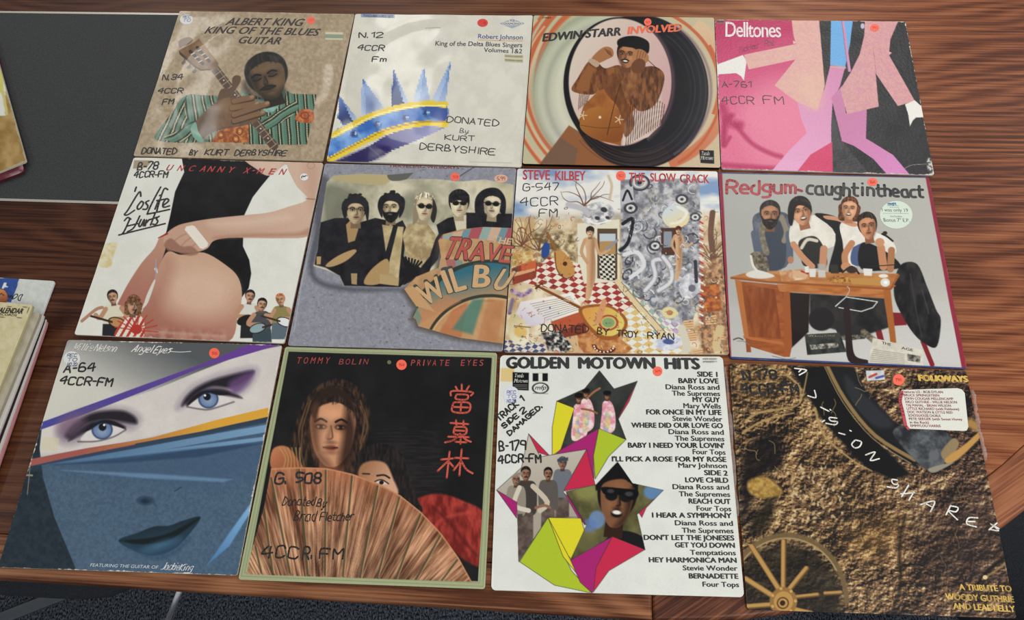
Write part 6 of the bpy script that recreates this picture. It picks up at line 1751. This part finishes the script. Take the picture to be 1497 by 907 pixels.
# clear film that sticks out past two of the sleeves
def film(s, line, width, seed, label):
    """a crumpled clear cover: a strip along the sleeve's edge, folded up and down"""
    rs = np.random.RandomState(seed)
    P = smooth(line, False, 8)
    n = len(P)
    V, F = [], []
    jag = vnoise(np.arange(n) * 1.0, np.zeros(n), 5.0, seed, 2)
    for i, p in enumerate(P):
        for k in range(5):
            q = s.pt([p[0] + width[0] + (width[1] - width[0]) * k / 4 * (.3 + 1.3 * jag[i]), p[1]])
            V.append((q[0], q[1], s.t + .0004 + (.0004 + .003 * rs.rand()) * (k > 0) - (.0015 if k == 4 else 0)))
    for i in range(n - 1):
        for k in range(4):
            F.append((i * 5 + k, (i + 1) * 5 + k, (i + 1) * 5 + k + 1, i * 5 + k + 1))
    o = mesh('clear_cover', V, F, M_FILM, s.o, smooth=True)
    md = o.modifiers.new('thickness', 'SOLIDIFY'); md.thickness = .00008
    o['label'] = label
    return o
film(soil, [(822, 140), (832, 170), (838, 220), (846, 270), (860, 330), (870, 375)], (-4, 6), 3, 'crumpled clear plastic cover edge')
film(stars, [(838, 90), (846, 150), (852, 230), (860, 330), (868, 430), (876, 520), (884, 610)], (-7, 2), 5, 'clear plastic cover edge')

# ------------------------------------------------------------------ stacks at the left edge
def plain(col0, col1=None):
    def f(A):
        A.fill(mott(col0, col1 or col0, 60, 4))
    return f

def quad_from(tr, along_right, along_top, z, size=.315):
    """pixel corners of a square sleeve on level z from its far right corner and two edge directions"""
    p = at(np.array(tr, float), z)[:2]
    r = at(np.array(along_right, float), z)[:2] - p
    r /= np.linalg.norm(r)
    l = np.array([r[1], -r[0]])
    if l @ (at(np.array(along_top, float), z)[:2] - p) < 0:
        l = -l
    C = [p + l * size, p, p + r * size, p + l * size + r * size]
    return [tuple(seen(np.array([c[0], c[1], z]))) for c in C]

def p_blue(A):
    A.fill(mott('#c6cbc6', '#d2d5d0', 60, 3))
    A.P('-600,105 306,130 240,330 172,500 -600,560', mott('#2f4a8c', '#37549a', 40, 4))
    A.E(0, 420, 125, 130, lg('#c98a5a', '#8d4a2c', (0, 320), (60, 520))); A.ring(0, 420, 125, 130, 10, '#2a2430')
    A.L([(-10, 380), (30, 370), (60, 400)], 14, '#2a2430'); A.S([(30, 280), (60, 205), (100, 205), (95, 240), (120, 262), (80, 265), (50, 290)], '#dfe2e4')
    A.L([(120, 380), (150, 420), (180, 390), (210, 440)], 5, '#1d2c5c')
def p_cream(A):
    A.fill(mott('#c4b98f', '#cfc5a0', 60, 5))
    A.L([(-400, 555), (455, 580), (395, 748), (-400, 720)], 4, '#4a4436', sm=0)
Q = {}
G2 = 'record sleeves in the stack at the left edge'
specs = [  # far right corner, a point down its right edge, a point along its far edge, level of its top, how it looks
    ((80.4, 411), (62.5, 459), (20, 406.5), .0042, p_blue, 'white and blue record sleeve at the bottom of the left stack', '#e6e6ea', (0, 395, 10.667)),
    ((70, 469.5), (18, 622), (40, 466), .0084, plain('#b5767c', '#c08a8a'), 'pink edged sleeve low in the left stack under the cream one', '#c98c90', None),
    ((68, 466), (14, 618), (38, 462), .0126, plain('#d9d4cf'), 'white edged sleeve in the left stack just above the pink one', '#e0dcd8', None),
    ((66, 463), (11, 612), (36, 459), .0168, plain('#3a2c30'), 'dark edged sleeve in the middle of the left stack', '#33272b', None),
    ((65, 460.5), (9, 606), (35, 457), .0210, plain('#cfcac4'), 'pale grey sleeve in the left stack above the dark edged one', '#d8d4ce', None),
    ((60, 457.5), (3, 596), (35, 454), .0262, plain('#a29a86', '#b8b19c'), 'worn grey beige sleeve second from top of the left stack', '#a39c8a', None),
    ((48.7, 446), (4, 556), (10, 442.8), .0314, p_cream, 'cream paper record sleeve on top of the left stack', '#bdb38c', (0, 395, 10.667)),
]
zb = Z0
for tr, ar, al, zt, fn, lab, ed, zm in specs:
    q = quad_from(tr, ar, al, zt)
    s = Sleeve('record_sleeve', q, zm or (0, 395, 10.667), 220 if zm else 40, zt - zb - .0002, lab, fn, .4, edge=ed, skirt=ed, worn=.3 if zm else 0, bulge=0, wave=.00005, z0=zb, seed=31, group=G2)
    Q[fn] = s
    zb = zt
s = Q[p_cream]
s.text([('CALENDAR', (-88, 662), (348, 683), 80, '#2a2620', .05, .12), ('RECORDS', (-60, 704), (256, 725), 34, '#3a352c', .02, .12)])
Q[p_blue].strokes([([[(275, 380), (245, 378), (205, 420), (190, 450), (225, 445), (270, 410), (275, 380)], [(355, 382), (310, 395), (282, 440), (292, 472), (315, 478), (325, 440), (358, 385)], [(130, 390), (155, 430), (170, 400), (200, 440)]], 0, 0, 0, '#1c1d24', 13)])

G3 = 'record sleeves lying on the leather inlay at the left edge'
def p_gold(A):
    A.fill(mott('#8d6f3a', '#b09260', 50, 5, 4, .25, .75))
    A.P('-300,-200 60,-200 30,380 30,450 -300,450', '#d8d8d2', 4)
    A.P('-300,-300 20,-100 22,330 -10,300 -300,120', '#c9c46a', 5)
    A.P('8,300 26,300 50,440 34,450', '#c4bc74', 3)
def corner_quad(br, up_pt, left_pt, z, size=.315):
    p = at(np.array(br, float), z)[:2]
    u = at(np.array(up_pt, float), z)[:2] - p
    u /= np.linalg.norm(u)
    l = np.array([-u[1], u[0]])
    if l @ (at(np.array(left_pt, float), z)[:2] - p) < 0:
        l = -l
    C = [p + u * size + l * size, p + u * size, p, p + l * size]
    return [tuple(seen(np.array([c[0], c[1], z]))) for c in C]
zb = Z0
for br, upp, lf, zt, fn, lab, ed, zm in (((35.5, 251), (5, 115), (0, 266), .0060, plain('#5a2530', '#66303a'), 'maroon record sleeve under the gold one on the black inlay', '#5a2832', None),
                                         ((38, 235.5), (1, 103), (0, 256), .0110, p_gold, 'gold and white record sleeve on top at the upper left edge', '#d9d2bc', (0, 60, 4.1167))):
    q = corner_quad(br, upp, lf, zt)
    Q[fn] = Sleeve('record_sleeve', q, zm or (0, 60, 4.1167), 200 if zm else 40, zt - zb - .0003, lab, fn, .35, edge=ed, skirt=ed, worn=.5, bulge=0, wave=.00008, z0=zb, seed=37, group=G3)
    zb = zt

# ------------------------------------------------------------------ under the table
FZ = -0.735
def tube(name, pts, r, mat, parent=None, n=14):
    P = smooth3(pts)
    V, F = [], []
    prev = None
    for i, p in enumerate(P):
        t = P[min(i + 1, len(P) - 1)] - P[max(i - 1, 0)]
        t /= np.linalg.norm(t)
        a = np.cross(t, [0, 0, 1.0] if abs(t[2]) < .9 else [1.0, 0, 0]) if prev is None else prev - t * (prev @ t)
        a /= np.linalg.norm(a)
        prev = a
        b = np.cross(t, a)
        V += [p + r * (math.cos(k * 2 * math.pi / n) * a + math.sin(k * 2 * math.pi / n) * b) for k in range(n)]
    m = len(P)
    for i in range(m - 1):
        for k in range(n):
            F.append((i * n + k, i * n + (k + 1) % n, (i + 1) * n + (k + 1) % n, (i + 1) * n + k))
    F += [tuple(range(n))[::-1], tuple((m - 1) * n + k for k in range(n))]
    return mesh(name, V, F, mat, parent, smooth=True)
def smooth3(pts, n=6):
    P = np.asarray(pts, float)
    if len(P) < 3:
        return P
    out = []
    for i in range(len(P) - 1):
        p0, p1, p2, p3 = P[max(i - 1, 0)], P[i], P[i + 1], P[min(i + 2, len(P) - 1)]
        for t in np.arange(n) / n:
            out.append(.5 * (2 * p1 + (p2 - p0) * t + (2 * p0 - 5 * p1 + 4 * p2 - p3) * t * t + (3 * p1 - p0 - 3 * p2 + p3) * t ** 3))
    return np.array(out + [P[-1]])

def pad(w, d, h, n=14, e=5.0):
    """a cushion: rounded square in plan with soft edges"""
    V, F = [], []
    m = 40
    prof = [(.0, -.5), (.8, -.5), (.95, -.4), (1.0, -.1), (1.0, .15), (.95, .38), (.82, .5), (.4, .54), (.0, .55)]
    for rr, z in prof:
        for k in range(m):
            t = 2 * math.pi * k / m
            c, s_ = math.cos(t), math.sin(t)
            q = (abs(c) ** e + abs(s_) ** e) ** (-1 / e)
            V.append((rr * q * c * w / 2, rr * q * s_ * d / 2, z * h))
    for i in range(len(prof) - 1):
        for k in range(m):
            F.append((i * m + k, i * m + (k + 1) % m, (i + 1) * m + (k + 1) % m, (i + 1) * m + k))
    return V, F

def chair(name, loc, rz, label, frame_mat):
    """a sled chair pushed under the table: seat, back, bent tube frame"""
    c = empty(name, loc, rz)
    tag(c, label, 'chair')
    V, F = pad(.46, .46, .06)
    st = mesh('seat', V, F, M_FABRIC, c, smooth=True, loc=(0, 0, .44))
    for sx in (-1, 1):
        x = sx * .225
        tube('leg', [(x, .2, .41), (x, .22, .40), (x, .235, .30), (x, .245, .06), (x, .235, .012), (x, .2, .012), (x, -.2, .012), (x, -.235, .012), (x, -.25, .05), (x, -.24, .3), (x, -.2, .41)], .0115, frame_mat, c)
    tube('seat_rail', [(-.225, -.2, .405), (.225, -.2, .405)], .011, frame_mat, c)
    tube('seat_rail', [(-.225, .2, .405), (.225, .2, .405)], .011, frame_mat, c)
    return c

# chair whose chrome leg shows below the front edge
a = at(np.array((263.0, 864.0)), -.40)
b = at(np.array((245.5, 907.0)), -.58)
cA = empty('side_chair', (0, 0, FZ))
tag(cA, 'chair with slanting chrome leg under the front edge of the table', 'chair')
dv = (b - a)
top, bot = a - dv * .25, a + dv * ((FZ + .012 - a[2]) / dv[2])
off = np.array([0, 0, -FZ])
tube('leg', [top + off, bot + off], .0052, M_CHROME, cA)
ex = np.array([-.44 * math.cos(TA), -.44 * math.sin(TA), 0])
ey = np.array([-.38 * math.sin(TA) * -1, .38 * math.cos(TA), 0])
tube('leg', [top + ex + off, bot + ex + off], .0052, M_CHROME, cA)
tube('leg', [top + ey + off, bot + ey * 1.15 + off], .0052, M_CHROME, cA)
tube('leg', [top + ex + ey + off, bot + ex + ey * 1.15 + off], .0052, M_CHROME, cA)
V, F = pad(.48, .44, .05)
ctr = top + (ex + ey) / 2 + off
st = mesh('seat', V, F, M_FABRIC, cA, smooth=True, loc=tuple(ctr + [0, 0, .02])); st.rotation_euler = (0, 0, TA)

# flat dark grey cable cover strip on the carpet beside the chair
def floor_strip(name, p0, p1, w, h, mat, z=FZ, parent=None):
    a, b = at(np.array(p0, float), z)[:2], at(np.array(p1, float), z)[:2]
    d = (b - a) / np.linalg.norm(b - a)
    n = np.array([-d[1], d[0]]) * w / 2
    V, F = prism([a - n, b - n, b + n, a + n], 0, h, min(.004, h * .3))
    return mesh(name, V, F, mat, parent, loc=(0, 0, z) if parent is None else (0, 0, 0))
cr = floor_strip('cable_cover', (-4, 908), (165, 842), .026, .010, M_GREYM)
tag(cr, 'dark grey cable cover strip on the carpet at lower left', 'cable cover')

# dark upholstered chair at the rounded end: only its back and seat edge show
cB = empty('side_chair', tuple(at(np.array((1590.0, 790.0)), -.28)[:2]) + (FZ,), math.radians(-2))
tag(cB, 'dark fabric chair standing by the rounded table end at lower right', 'chair')
V, F = pad(.48, .40, .07)
mesh('seat', V, F, M_FABRIC, cB, smooth=True, loc=(0, .06, .43))
V, F = pad(.46, .30, .05)
bk = mesh('backrest', V, F, M_FABRIC, cB, smooth=True, loc=(0, -.18, .60)); bk.rotation_euler = (math.radians(84), 0, 0)
M_PALE = flat('b4b7b8', .4)
tube('back_frame', [(-.24, -.235, .30), (-.24, -.235, .62), (-.22, -.235, .70), (0, -.235, .715), (.22, -.235, .70), (.24, -.235, .62), (.24, -.235, .30)], .012, M_PALE, cB)
for sx in (-1, 1):
    tube('leg', [(sx * .22, .2, .40), (sx * .23, .24, .012)], .011, M_PALE, cB)
    tube('leg', [(sx * .23, -.235, .41), (sx * .24, -.28, .012)], .011, M_PALE, cB)
